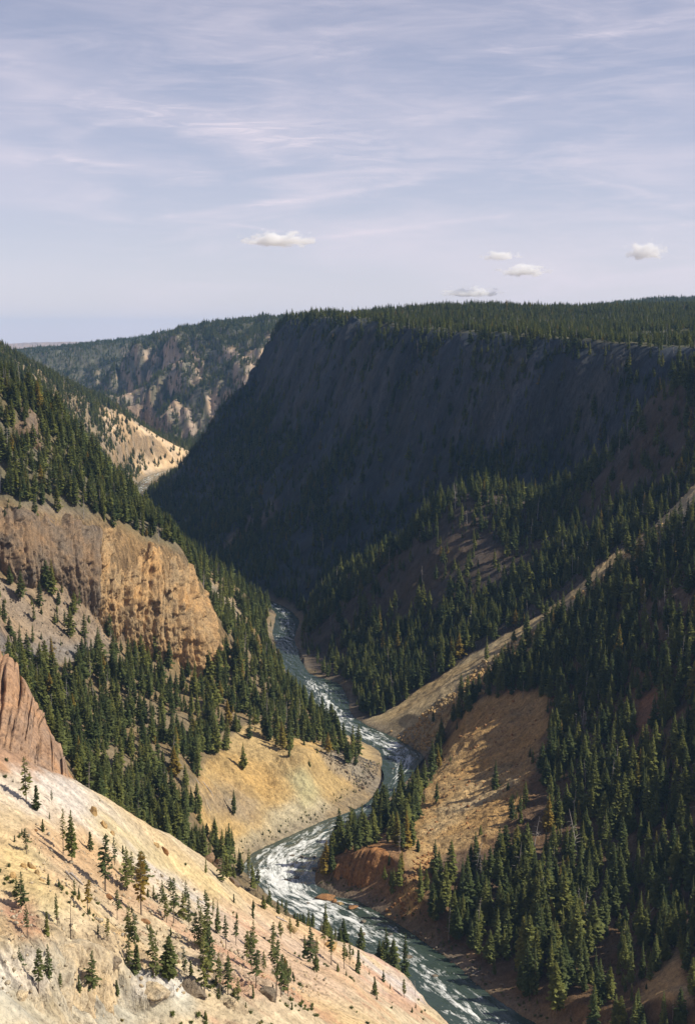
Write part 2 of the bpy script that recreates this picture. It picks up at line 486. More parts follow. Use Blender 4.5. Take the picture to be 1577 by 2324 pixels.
rows = spans([(130, 190, 1.5), (190, 470, 0.75), (470, 900, 1.1), (900, 1300, 1.5), (1300, 2070, 2.6), (2070, 2600, 6), (2600, 4600, 16), (4600, 8000, 60), (8000, 15601, 380)])
nt_, nr_ = len(ts), len(rows)
gx = (rows[:, None] * ts[None, :]).astype(np.float32).ravel()
gy = np.repeat(rows, nt_).astype(np.float32)
nv = gx.size
gz = np.zeros(nv, np.float32)
gtag = np.zeros(nv, np.int8)
cx32, cy32 = cx.astype(np.float32), cy.astype(np.float32)
w32 = rbf[:nC].astype(np.float32)
for s in range(0, nv, 16000):
    e = min(nv, s + 16000)
    d = np.sqrt((gx[s:e, None] - cx32) ** 2 + (gy[s:e, None] - cy32) ** 2)
    gz[s:e] = (d @ w32).astype(np.float64) + rbf[nC] + rbf[nC + 1] * gx[s:e] + rbf[nC + 2] * gy[s:e]
    gtag[s:e] = ct[landpts][np.argmin(d[:, landpts], axis=1)]
# distance to the river (signed: negative in the channel)
rd = np.full(nv, 1e6, np.float32)
near = np.where(gz < 60)[0]
cb32 = CB.astype(np.float32)
for s in range(0, len(near), 30000):
    ii = near[s:s + 30000]
    best = np.full(len(ii), 1e6, np.float32)
    for k in range(len(CB) - 1):
        a, b = cb32[k], cb32[k + 1]
        ab = b - a
        t = np.clip(((gx[ii] - a[0]) * ab[0] + (gy[ii] - a[1]) * ab[1]) / (ab @ ab), 0, 1)
        dd = np.hypot(gx[ii] - a[0] - t * ab[0], gy[ii] - a[1] - t * ab[1]) - (HW[k] + t * (HW[k + 1] - HW[k]))
        best = np.minimum(best, dd)
    rd[ii] = best
T = {c: gtag == i for i, c in enumerate(TAGS)}


def grid_normals(x, y, z):
    X = x.reshape(nr_, nt_); Y = y.reshape(nr_, nt_); Z = z.reshape(nr_, nt_)
    def gr(Q, ax): return np.gradient(Q, axis=ax)
    a = np.stack([gr(X, 1), gr(Y, 1), gr(Z, 1)], -1)
    b = np.stack([gr(X, 0), gr(Y, 0), gr(Z, 0)], -1)
    n = np.cross(a, b)
    n /= np.linalg.norm(n, axis=-1)[..., None] + 1e-9
    return n.reshape(-1, 3)


n0 = grid_normals(gx, gy, gz)
steep = 1 - n0[:, 2]
# relief: broad gullies down the fall line, finer ribs, then roughness
calm = smooth(0, 25, rd)                                  # leave the banks alone
isE = T['E'] | T['D']
sx = np.where(T['D'], gy, np.where(isE, gx * 0.949 + gy * 0.315, gx))            # down the slope
sy = np.where(T['D'], gx + 0.25 * gy, np.where(isE, -gx * 0.315 + gy * 0.949, gy))           # along the slope
far = smooth(1500, 4000, gy)
gk = np.where(T['D'], 0.55, np.where(T['E'], 0.38, 1.0))
gul = 1 - np.abs(fbm2(sx * 0.006 * gk + 3.1, sy * 0.022 * gk, 3)) * 1.6
rib = fbm2(sx * 0.022, sy * 0.085 + 5.5, 3)
fin = fbm2(gx * 0.11, gy * 0.11, 4, 0.55)
ampg = np.select([T['A'], T['B'], T['C'], T['D'], T['E'], T['F'], T['G'], T['H'], T['P']], [0.9, 4.0, 4.0, 34.0, 15.0, 5.0, 1.6, 2.6, 20.0], 4.0)
ampr = np.select([T['A'], T['B'], T['C'], T['D'], T['E'], T['F'], T['G'], T['H'], T['P']], [0.7, 1.6, 1.0, 6.0, 0.8, 2.2, 1.2, 1.5, 0.5], 2.0)
slope_k = smooth(0.05, 0.25, steep)
rill = np.where(T['A'], (0.35 - np.abs(perlin2(gx * 0.03 + gy * 0.012, gy * 0.42)) * 1.4) * 0.55 + (0.35 - np.abs(perlin2(gx * 0.09, gy * 1.05 + 3)) * 1.4) * 0.22, 0)
gz += calm * rill * smooth(-0.4, 0.3, fbm2(gx * 0.02 + 60, gy * 0.02, 2))
gz += calm * (ampg * (0.55 - gul) * (0.25 + 0.75 * slope_k) + ampr * rib * (0.3 + 0.7 * slope_k) + fin * np.where(gy < 480, 0.55, 0.8) * (1 - far))
bl_u, bl_v, _ = project(gx, gy, gz)
bluff = T['A'] * smooth(2075, 2150, bl_v - 0.10 * bl_u + 20) * smooth(700, 520, bl_u) * smooth(-0.15, 0.35, fbm2(gx * 0.045 + 5, gy * 0.045, 3))
gz += bluff * (3.4 * (0.45 - np.abs(perlin2(gx * 0.09, gy * 0.12)) * 1.5) + 2.0 * (0.4 - np.abs(perlin2(gx * 0.22, gy * 0.30)) * 1.5) + 0.5 * perlin2(gx * 0.7, gy * 0.7))
crumb = T['H'] * smooth(1560, 1620, bl_v) * smooth(1250, 1200, bl_u) * smooth(1990, 1900, bl_v) * smooth(880, 980, bl_u)
gz += crumb * calm * (1.8 * (0.4 - np.abs(perlin2(gx * 0.05, gy * 0.14)) * 1.5) + 0.9 * (0.4 - np.abs(perlin2(gx * 0.17, gy * 0.26)) * 1.5))
tanz = T['B'] * smooth(1630, 1720, bl_v) * smooth(410, 480, bl_u) * smooth(900, 860, bl_u)
gz += tanz * calm * (2.4 * (0.4 - np.abs(perlin2(gx * 0.035 + gy * 0.05, gy * 0.012 - gx * 0.012)) * 1.5) + 1.2 * (0.4 - np.abs(perlin2(gx * 0.12 + gy * 0.08, gy * 0.05)) * 1.5) + 0.5 * perlin2(gx * 0.4, gy * 0.4))
# low bank and channel
inb = rd < 40
bank = np.where(rd < 0, np.maximum(-2.2, rd * 0.6) - 0.25, 0.25 + 0.10 * rd)
gz = np.where(rd < 0, np.minimum(gz, bank), gz)
gz = np.where((rd >= 0) & inb, np.minimum(np.maximum(gz, bank), 0.35 + 0.5 * rd + 0.035 * rd * rd), gz)

# ------------------------------------------------------------------ what covers the ground (zones surveyed per landform)
GU0, GV0, GS = -500.0, 560.0, 3.0
GW, GH = 860, 680


def poly_mask(poly, feather):
    uu = GU0 + GS * np.arange(GW)
    vv = GV0 + GS * np.arange(GH)
    U, V = np.meshgrid(uu, vv)
    inside = np.zeros(U.shape, bool)
    n = len(poly)
    for i in range(n):
        (x1, y1), (x2, y2) = poly[i], poly[(i + 1) % n]
        if y1 == y2:
            continue
        c = ((V >= min(y1, y2)) & (V < max(y1, y2)))
        xi = x1 + (V - y1) * (x2 - x1) / (y2 - y1)
        inside ^= c & (U < xi)
    m = inside.astype(np.float32)
    r = max(1, int(feather / GS / 2))
    for _ in range(2):
        for ax in (0, 1):
            cs = np.cumsum(np.pad(m, [(r + 1, r) if a == ax else (0, 0) for a in (0, 1)], mode='edge'), axis=ax)
            if ax == 0:
                m = (cs[2 * r + 1:] - cs[:-2 * r - 1]) / (2 * r + 1)
            else:
                m = (cs[:, 2 * r + 1:] - cs[:, :-2 * r - 1]) / (2 * r + 1)
    return m


def sample(mask, u, v):
    i = np.clip(((u - GU0) / GS).astype(int), 0, GW - 1)
    j = np.clip(((v - GV0) / GS).astype(int), 0, GH - 1)
    return mask[j, i]


gu, gv, gd = project(gx, gy, gz)
jit = np.clip(1400.0 / gd, 0.6, 4.0)
ju = gu + 6 * jit * fbm2(gx * 0.05, gy * 0.05 + 40, 4, 0.6)
jv = gv + 6 * jit * fbm2(gx * 0.05 + 70, gy * 0.05, 4, 0.6)

SOIL = dict(A=(.54, .43, .27), B=(.20, .155, .09), C=(.24, .19, .12), D=(.15, .14, .10), E=(.038, .044, .052), F=(.085, .066, .052),  # E: the wall's blue shade is put into its soil colour
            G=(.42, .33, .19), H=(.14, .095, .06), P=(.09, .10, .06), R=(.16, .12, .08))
ZONES = [
    ('A', (.56, .50, .43), 26, [(-80, 1660), (40, 1708), (160, 1780), (245, 1850), (330, 1930), (440, 2010), (560, 2090), (700, 2170), (640, 2150), (480, 2070), (330, 1990), (200, 1900), (-80, 1770)]),
    ('A', (.55, .44, .24), 24, [(190, 1830), (350, 1920), (520, 2010), (570, 2050), (500, 2045), (330, 1960), (220, 1885)]),
    ('A', (.53, .39, .27), 60, [(560, 2050), (800, 2150), (990, 2265), (600, 2265), (480, 2190), (420, 2110)]),
    ('A', (.56, .49, .44), 20, [(790, 2140), (990, 2268), (930, 2268), (800, 2170)]),
    ('A', (.50, .345, .20), 40, [(60, 1860), (200, 1900), (330, 2010), (380, 2080), (250, 2040), (100, 1960), (40, 1900)]),
    ('A', (.54, .44, .25), 24, [(0, 1930), (70, 1930), (110, 1990), (150, 2060), (130, 2110), (60, 2060), (0, 2020)]),
    ('A', (.46, .26, .16), 30, [(10, 2040), (75, 2045), (95, 2110), (40, 2120), (10, 2110)]),
    ('A', (.44, .40, .30), 26, [(-60, 2120), (130, 2125), (220, 2150), (300, 2200), (420, 2225), (440, 2330), (-60, 2330)]),
    ('A', (.56, .53, .46), 22, [(-40, 2150), (70, 2140), (110, 2200), (90, 2240), (-40, 2260)]),
    ('A', (.55, .52, .45), 18, [(300, 2210), (380, 2215), (440, 2245), (420, 2275), (320, 2270)]),
    ('A', (.36, .225, .14), 14, [(-100, 1440), (45, 1505), (100, 1620), (168, 1792), (100, 1765), (-100, 1700)]),
    ('B', (.27, .195, .11), 20, [(-60, 1140), (200, 1185), (410, 1250), (480, 1490), (400, 1470), (240, 1410), (90, 1300), (-60, 1290)]),
    ('B', (.28, .215, .15), 24, [(-60, 1310), (150, 1325), (250, 1410), (310, 1440), (200, 1490), (-60, 1500)]),
    ('B', (.205, .185, .165), 22, [(-60, 1440), (220, 1462), (200, 1500), (-60, 1512)]),
    ('B', (.24, .19, .135), 20, [(35, 1010), (180, 1040), (240, 1110), (230, 1170), (100, 1160), (35, 1140)]),
    ('B', (.135, .12, .075), 16, [(-60, 860), (60, 890), (140, 970), (260, 1110), (420, 1255), (320, 1215), (265, 1185), (150, 1150), (-60, 1125)]),
    ('B', (.46, .33, .15), 16, [(430, 1790), (500, 1690), (560, 1640), (700, 1665), (790, 1715), (862, 1765), (840, 1822), (700, 1897), (560, 1955), (500, 1930), (450, 1870)]),
    ('B', (.49, .42, .27), 22, [(560, 1880), (640, 1835), (720, 1800), (760, 1842), (690, 1892), (560, 1955), (520, 1930)]),
    ('B', (.45, .40, .22), 20, [(650, 1750), (690, 1740), (730, 1800), (690, 1840), (660, 1800)]),
    ('B', (.31, .255, .18), 40, [(430, 1780), (520, 1790), (610, 1845), (560, 1862), (470, 1832)]),
    ('B', (.30, .26, .195), 14, [(725, 1685), (790, 1700), (885, 1752), (852, 1822), (792, 1772), (740, 1730)]),
    ('B', (.29, .24, .17), 12, [(455, 1305), (520, 1338), (562, 1378), (540, 1402), (480, 1362)]),
    ('C', (.60, .455, .30), 12, [(225, 922), (300, 952), (445, 1022), (405, 1066), (345, 1100), (290, 1042), (240, 985)]),
    ('E', (.42, .42, .42), 6, [(1236, 930), (1254, 925), (1260, 962), (1248, 998), (1232, 975)]),
    ('E', (.38, .37, .36), 6, [(1232, 890), (1245, 890), (1245, 910), (1232, 912)]),
    ('E', (.22, .17, .13), 14, [(470, 1268), (560, 1185), (620, 1130), (630, 1150), (560, 1215), (500, 1275)]),
    ('H', (.42, .285, .13), 16, [(1060, 1605), (1130, 1572), (1245, 1568), (1238, 1650), (1205, 1760), (1170, 1850), (1100, 1910), (990, 1945), (930, 1960), (880, 1930), (955, 1810), (1000, 1700)]),
    ('H', (.50, .38, .21), 14, [(1180, 1770), (1090, 1835), (985, 1905), (955, 1880), (1035, 1800), (1130, 1755)]),
    ('H', (.44, .285, .12), 12, [(935, 1960), (1000, 1925), (970, 2000), (935, 2095), (868, 2062)]),
    ('H', (.27, .155, .075), 12, [(740, 1925), (880, 1880), (925, 1960), (870, 2060), (750, 2030)]),
    ('H', (.25, .13, .07), 16, [(1440, 1590), (1495, 1555), (1475, 1680), (1435, 1705)]),
    ('H', (.42, .30, .16), 16, [(1490, 2180), (1540, 2150), (1560, 2290), (1440, 2270)]),
    ('H', (.36, .23, .12), 10, [(1025, 2195), (1105, 2138), (1112, 2160), (1050, 2205)]),
]
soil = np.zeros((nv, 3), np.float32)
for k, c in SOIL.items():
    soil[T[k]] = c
for tags, col, fea, poly in ZONES:
    m = sample(poly_mask(poly, fea), ju, jv)
    sel = np.isin(gtag, [TAGS.index(t) for t in tags])
    m = m * sel
    soil = soil * (1 - m[:, None]) + np.array(col, np.float32) * m[:, None]
# bare rock shows where it is too steep for soil
n1 = grid_normals(gx, gy, gz)
rocky = smooth(0.42, 0.62, 1 - n1[:, 2] + 0.10 * fbm2(gx * 0.03, gy * 0.03 + 11, 3))
rocky = np.maximum(rocky, 0.6 * crumb)
rocky = np.maximum(rocky, 0.45 * tanz)
rocky = np.maximum(rocky, 0.85 * smooth(0.15, 0.6, bluff))
rock_tint = np.select([T['D'][:, None], T['E'][:, None], T['C'][:, None]], [np.array([[.40, .30, .215]]), np.array([[.050, .053, .060]]), np.array([[.32, .25, .17]])], soil * 0.92)  # E's rock tint also carries shade, darker and bluer than its stone
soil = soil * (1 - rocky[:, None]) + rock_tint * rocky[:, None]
# forest litter on the flat plateau
flat = smooth(0.10, 0.03, 1 - n1[:, 2]) * (T['E'] | T['D'] | T['P'] | T['R'])
soil = soil * (1 - flat[:, None]) + np.array([.085, .085, .05]) * flat[:, None]
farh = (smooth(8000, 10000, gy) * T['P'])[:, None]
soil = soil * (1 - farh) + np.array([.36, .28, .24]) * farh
# the far wall: bare rock ribs between wooded gullies; the great wall: stained streaks
dz_ = sample(poly_mask([(190, 880), (300, 790), (420, 786), (520, 778), (640, 752), (640, 800), (560, 900), (440, 1020), (300, 960)], 24), gu, gv) * T['D']
ribs = smooth(-0.08, 0.30, fbm2(sx * 0.0022 + 2.0, sy * 0.013 + 1.0, 4, 0.6)) * dz_
ribs = ribs * smooth(-0.5, 0.1, fbm2(gx * 0.03, gy * 0.012, 3))
soil = soil * (1 - ribs[:, None]) + np.array([.43, .325, .235]) * ribs[:, None]
stn = 1.6 * fbm2(sx * 0.012, sy * 0.022 + 3, 4, 0.6)
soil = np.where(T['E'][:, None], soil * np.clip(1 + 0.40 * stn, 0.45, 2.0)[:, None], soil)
# wet gravel along the banks
bk = smooth(9, 1, rd)
soil = soil * (1 - 0.7 * bk[:, None]) + np.array([.20, .165, .12]) * 0.7 * bk[:, None]

# broad tints, streaks down the fall line and mottling
v_big = fbm2(gx * 0.016 + 31, gy * 0.032, 3)
v_mid = fbm2(gx * 0.07, gy * 0.30 + 8, 4, 0.6)
v_fin = fbm2(gx * 0.5 + 3, gy * 0.5, 3, 0.65)
hue = smooth(-0.5, 0.6, v_big)[:, None]
soil = soil * (np.array([0.94, 0.97, 1.03]) * (1 - hue) + np.array([1.05, 0.98, 0.86]) * hue)
soil = soil * np.clip(1 + 0.26 * v_mid + 0.22 * v_fin, 0.45, 1.5)[:, None]
pinkm = (smooth(0.25, 0.6, fbm2(gx * 0.035 + 90, gy * 0.06, 4, 0.6)) * T['A'] * smooth(2000, 2120, gv))[:, None]
soil = soil * (1 - 0.42 * pinkm) + np.array([.46, .22, .14]) * 0.42 * pinkm

TREES = [   # tags, density 0..1, feather, polygon
    ('A', 0.10, 20, [(430, 1950), (520, 2000), (640, 2070), (760, 2130), (640, 2110), (540, 2060), (440, 1985)]),
    ('AB', 0.09, 10, [(505, 1975), (560, 1955), (640, 1980), (720, 2030), (850, 2110), (950, 2195), (920, 2218), (760, 2165), (600, 2095)]),
    ('B', 0.0, 12, [(-60, 1175), (200, 1190), (410, 1255), (485, 1490), (400, 1475), (240, 1425), (90, 1330), (-60, 1320)]),
    ('B', 0.30, 12, [(-60, 1320), (150, 1325), (260, 1410), (330, 1445), (250, 1500), (-60, 1505)]),
    ('B', 2.3, 12, [(-60, 860), (60, 890), (140, 970), (260, 1110), (420, 1255), (320, 1215), (265, 1185), (150, 1150), (-60, 1125)]),
    ('B', 1.0, 12, [(-60, 1040), (120, 1045), (200, 1110), (180, 1165), (60, 1150), (-60, 1125)]),
    ('B', 0.08, 10, [(430, 1790), (500, 1700), (560, 1655), (620, 1690), (700, 1690), (790, 1740), (862, 1775), (840, 1822), (700, 1897), (560, 1955), (500, 1930), (450, 1870)]),
    ('B', 0.55, 8, [(700, 1650), (790, 1690), (880, 1740), (870, 1770), (790, 1740), (700, 1690)]),
    ('B', 0.10, 8, [(455, 1305), (520, 1338), (562, 1378), (540, 1402), (480, 1362)]),
    ('C', 0.14, 10, [(225, 922), (300, 952), (445, 1022), (405, 1066), (345, 1100), (290, 1042), (240, 985)]),
    ('C', 0.55, 12, [(225, 922), (290, 948), (300, 1000), (340, 1085), (290, 1042), (240, 985)]),
    ('D', 0.40, 14, [(320, 790), (470, 790), (600, 770), (610, 800), (520, 900), (440, 990), (360, 960), (220, 890)]),
    ('D', 0.9, 14, [(440, 800), (475, 800), (420, 920), (360, 950), (380, 880)]),
    ('D', 0.9, 14, [(540, 800), (560, 790), (500, 900), (450, 960), (480, 880)]),
    ('E', 0.95, 30, [(640, 800), (1000, 800), (1500, 810), (1500, 900), (1250, 1120), (960, 1150), (800, 1180), (560, 1120), (500, 960)]),
    ('F', 0.28, 20, [(840, 1310), (950, 1220), (1060, 1230), (1200, 1230), (1290, 1210), (1200, 1290), (1000, 1370), (880, 1420), (760, 1440), (690, 1440)]),
    ('F', 0.3, 14, [(680, 1430), (760, 1430), (800, 1500), (720, 1560), (670, 1500)]),
    ('F', 0.25, 14, [(1300, 1130), (1420, 1020), (1530, 900), (1530, 1100), (1400, 1150), (1330, 1200)]),
    ('F', 1.0, 10, [(970, 1160), (1060, 1125), (1220, 1140), (1200, 1230), (1040, 1230)]),
    ('FGH', 0.40, 8, [(1060, 1522), (1160, 1460), (1260, 1396), (1400, 1278), (1520, 1176), (1545, 1182), (1425, 1284), (1278, 1408), (1172, 1480), (1082, 1548)]),
    ('FGH', 0.0, 6, [(1060, 1526), (1160, 1464), (1260, 1400), (1400, 1282), (1412, 1284), (1272, 1404), (1168, 1474), (1082, 1540)]),
    ('FGH', 0.05, 10, [(880, 1650), (985, 1590), (1060, 1522), (1085, 1545), (1010, 1640), (970, 1712), (880, 1690)]),
    ('H', 0.02, 10, [(1030, 1660), (1070, 1610), (1130, 1585), (1245, 1578), (1242, 1660), (1235, 1800), (1215, 1930), (1120, 1985), (1010, 1985), (950, 1965), (925, 1910), (965, 1800), (1000, 1720)]),
    ('H', 0.8, 8, [(1150, 1790), (1185, 1780), (1195, 1850), (1165, 1870)]),
    ('H', 0.02, 8, [(930, 1960), (1000, 1925), (970, 2000), (935, 2095), (868, 2062)]),
    ('H', 0.0, 8, [(745, 1945), (870, 1945), (870, 2060), (750, 2030)]),
    ('H', 0.35, 8, [(760, 1925), (880, 1880), (925, 1940), (880, 1945), (770, 1945)]),
    ('H', 0.05, 10, [(1440, 1590), (1495, 1555), (1475, 1680), (1435, 1705)]),
    ('H', 0.05, 10, [(1500, 2180), (1540, 2150), (1560, 2290), (1460, 2270)]),
    ('H', 0.35, 8, [(1025, 2195), (1105, 2138), (1180, 2190), (1150, 2262), (1100, 2262)]),
    ('H', 0.9, 10, [(740, 1930), (790, 1880), (870, 1800), (960, 1715), (1000, 1700), (960, 1790), (880, 1860), (800, 1920)]),
]
TD0 = dict(A=0.0, B=0.74, C=0.95, D=0.95, E=0.85, F=1.15, G=0.0, H=1.0, P=0.8, R=0.5)
tden = np.zeros(nv, np.float32)
for k, c in TD0.items():
    tden[T[k]] = c
for tags, val, fea, poly in TREES:
    m = sample(poly_mask(poly, fea), ju, jv)
    sel = np.isin(gtag, [TAGS.index(t) for t in tags])
    m = m * sel
    tden = tden * (1 - m) + val * m
tden = np.maximum(tden, flat * 0.95)
upB = T['B'] & (gv < 1130)
tden *= smooth(2, 9, rd) * (1 - 0.75 * rocky * ~(T['E'] | T['C'] | T['D'] | upB))
tden *= (1 - 0.85 * ribs)
tden = np.where(T['E'] & (flat < 0.3), tden * (0.30 + 1.2 * smooth(-0.25, 0.35, fbm2(gx * 0.012 + 7, gy * 0.012 + gz * 0.012, 4, 0.6))), tden)
tden *= 0.7 + 0.6 * smooth(-0.35, 0.35, fbm2(gx * 0.018 + 9, gy * 0.018, 3))

# which of the ground can be seen from the viewpoint
elev = ((gz - CAMZ) / gy).reshape(nr_, nt_)
hor = np.maximum.accumulate(elev, axis=0)
seen = (elev >= hor - 0.004).ravel() & (gu > -30) & (gu < 1610) & (gv < 2380)

# ------------------------------------------------------------------ mesh helpers


def quads_mesh(name, co, quads):
    me = bpy.data.meshes.new(name)
    me.vertices.add(len(co))
    me.vertices.foreach_set('co', np.ascontiguousarray(co, np.float32).ravel())
    k = quads.shape[1]
    me.loops.add(quads.size)
    me.loops.foreach_set('vertex_index', np.ascontiguousarray(quads, np.int32).ravel())
    me.polygons.add(len(quads))
    me.polygons.foreach_set('loop_start', np.arange(0, quads.size, k, dtype=np.int32))
    me.polygons.foreach_set('loop_total', np.full(len(quads), k, np.int32))
    me.update()
    return me


def shade_smooth(me):
    me.polygons.foreach_set('use_smooth', np.ones(len(me.polygons), bool))


def set_attr(me, name, val):
    if val.ndim == 2:
        a = me.color_attributes.new(name, 'FLOAT_COLOR', 'POINT')
        a.data.foreach_set('color', np.concatenate([val, np.ones((len(val), 1))], 1).astype(np.float32).ravel())
    else:
        a = me.attributes.new(name, 'FLOAT', 'POINT')
        a.data.foreach_set('value', np.ascontiguousarray(val, np.float32))


def link(name, me, mat=None, parent=None, **props):
    o = bpy.data.objects.new(name, me)
    C.objects.link(o)
    if mat is not None and me is not None and not me.materials:
        me.materials.append(mat)
    if parent is not None:
        o.parent = parent
    for k, v in props.items():
        o[k] = v
    return o


def new_mat(name):
    m = bpy.data.materials.new(name)
    m.use_nodes = True
    nt = m.node_tree
    b = nt.nodes['Principled BSDF']
    b.inputs['Roughness'].default_value = 0.9
    b.inputs['Specular IOR Level'].default_value = 0.2
    return m, nt, b


def noise_fac(nt, vec, scale, detail=5, rough=0.6, dist=0.0, dims='3D'):
    n = N(nt, 'ShaderNodeTexNoise', noise_dimensions=dims)
    n.inputs['Scale'].default_value = scale
    n.inputs['Detail'].default_value = detail
    n.inputs['Roughness'].default_value = rough
    n.inputs['Distortion'].default_value = dist
    L(nt, vec, n.inputs['Vector'])
    return n.outputs[0]


def stretch(nt, vec, s, rot=(0, 0, 0)):
    mp = N(nt, 'ShaderNodeMapping')
    mp.inputs['Scale'].default_value = s
    mp.inputs['Rotation'].default_value = rot
    L(nt, vec, mp.inputs[0])
    return mp.outputs[0]


def ground_material():
    m, nt, b = new_mat('canyon_ground')
    att = N(nt, 'ShaderNodeAttribute', attribute_name='soil')
    rk = N(nt, 'ShaderNodeAttribute', attribute_name='rocky')
    geo = N(nt, 'ShaderNodeNewGeometry')
    pos = geo.outputs['Position']
    fin_ = noise_fac(nt, pos, 1.0, 4, 0.78)
    col = MIX(nt, 0.9, att.outputs[0], RAMP(nt, fin_, [(0.32, (0.42, 0.39, 0.36)), (0.46, (0.92, 0.92, 0.92)), (0.68, (1.28, 1.25, 1.2))]), 'MULTIPLY')
    # scattered dark stones and low scrub
    vor = N(nt, 'ShaderNodeTexVoronoi', feature='F1')
    vor.inputs['Scale'].default_value = 0.55
    L(nt, pos, vor.inputs['Vector'])
    spots = RAMP(nt, vor.outputs['Distance'], [(0.13, (1, 1, 1)), (0.24, (0, 0, 0))])
    sel = RAMP(nt, noise_fac(nt, pos, 0.06, 2, 0.7), [(0.50, (0, 0, 0)), (0.62, (1, 1, 1))])
    col = MIX(nt, M(nt, 'MULTIPLY', M(nt, 'MULTIPLY', spots, sel), 0.55), col, (0.10, 0.085, 0.05))
    # streaked rock
    st = noise_fac(nt, stretch(nt, pos, (0.45, 0.45, 0.07)), 1.0, 3, 0.65)
    rockc = MIX(nt, 1.0, col, RAMP(nt, st, [(0.30, (0.42, 0.38, 0.36)), (0.48, (0.95, 0.92, 0.9)), (0.70, (1.35, 1.25, 1.12))]), 'MULTIPLY')
    col = MIX(nt, rk.outputs['Fac'], col, rockc)
    L(nt, col, b.inputs['Base Color'])
    bp = N(nt, 'ShaderNodeBump')
    bp.inputs['Strength'].default_value = 0.85
    bp.inputs['Distance'].default_value = 0.9
    hgt = M(nt, 'ADD', M(nt, 'MULTIPLY', fin_, 0.8), M(nt, 'MULTIPLY', M(nt, 'MULTIPLY', st, rk.outputs['Fac']), 3.0))
    L(nt, hgt, bp.inputs['Height'])
    L(nt, bp.outputs[0], b.inputs['Normal'])
    return m


MAT_GROUND = ground_material()

# rock relief: columns and ledges pushed out of the steep faces
sel = np.where(rocky > 0.05)[0]
hx, hy = n1[sel, 0], n1[sel, 1]
hl = np.hypot(hx, hy) + 1e-6
f1 = np.clip(gy[sel] / 900.0, 0.5, 3.0)
d1 = (0.5 - np.abs(perlin3(gx[sel] * .09 / f1, gy[sel] * .09 / f1, gz[sel] * .022 / f1))) * 3.4 * f1
d2 = (0.5 - np.abs(perlin3(gx[sel] * .21 / f1, gy[sel] * .21 / f1, gz[sel] * .05 / f1 + 7))) * 1.6 * f1
dd = (d1 + d2) * rocky[sel] * calm[sel]
dd *= np.where(T['E'][sel], 1.2, np.where(T['D'][sel], 0.5, np.where(T['C'][sel], 0.25, 1.0)))
gx[sel] += dd * hx / hl
gy[sel] += dd * hy / hl

LAND = [('bare_slope', 'A'), ('forested_spur', 'B'), ('distant_spur', 'C'), ('distant_wall', 'D'), ('shaded_wall', 'E'),
        ('wooded_spur', 'F'), ('talus_chute', 'G'), ('wooded_slope', 'HR'), ('far_hills', 'P')]
idx = np.arange(nv, dtype=np.int32).reshape(nr_, nt_)
quads = np.stack([idx[:-1, :-1], idx[:-1, 1:], idx[1:, 1:], idx[1:, :-1]], -1).reshape(-1, 4)
qtag = gtag[quads[:, 0]]
co = np.stack([gx, gy, gz], 1)
vnorm = grid_normals(gx, gy, gz)
for name, tags in LAND:
    q = quads[np.isin(qtag, [TAGS.index(t) for t in tags])]
    uq, inv = np.unique(q, return_inverse=True)
    me = quads_mesh(name, co[uq], inv.reshape(q.shape))
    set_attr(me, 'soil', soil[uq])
    set_attr(me, 'rocky', rocky[uq])
    shade_smooth(me)
    me.normals_split_custom_set_from_vertices(vnorm[uq].tolist())
    link('terrain_' + name, me, MAT_GROUND, kind='structure')

# ------------------------------------------------------------------ ground lookup
gu, gv, gd = project(gx, gy, gz)
elev = ((gz - CAMZ) / gy).reshape(nr_, nt_)
hor = np.maximum.accumulate(elev, axis=0)
vis_strict = (elev >= hor - 1e-6)
gu2, gv2 = gu.reshape(nr_, nt_), gv.reshape(nr_, nt_)
GX, GY, GZ = gx.reshape(nr_, nt_), gy.reshape(nr_, nt_), gz.reshape(nr_, nt_)


def ground_at(u, v):
    """first ground point seen along a line of sight"""
    j = int(round(((u - 788.5) / FV * 0.985 - ts[0]) / (ts[1] - ts[0])))
    j0, j1 = max(0, j - 14), min(nt_, j + 15)
    d = (gu2[:, j0:j1] - u) ** 2 + (gv2[:, j0:j1] - v) ** 2 + np.where(vis_strict[:, j0:j1], 0, 1e6)
    r, c = np.unravel_index(np.argmin(d), d.shape)
    c += j0
    return np.array([GX[r, c], GY[r, c], GZ[r, c]])


def ground_xy(x, y):
    r = np.clip(np.searchsorted(rows, y), 1, nr_ - 1)
    c = np.clip(((x / y - ts[0]) / (ts[1] - ts[0])), 0, nt_ - 1.001)
    c0 = np.floor(c).astype(int)
    f = c - c0
    g = (y - rows[r - 1]) / (rows[r] - rows[r - 1])
    a = GZ[r - 1, c0] * (1 - f) + GZ[r - 1, c0 + 1] * f
    b = GZ[r, c0] * (1 - f) + GZ[r, c0 + 1] * f
    return a * (1 - g) + b * g


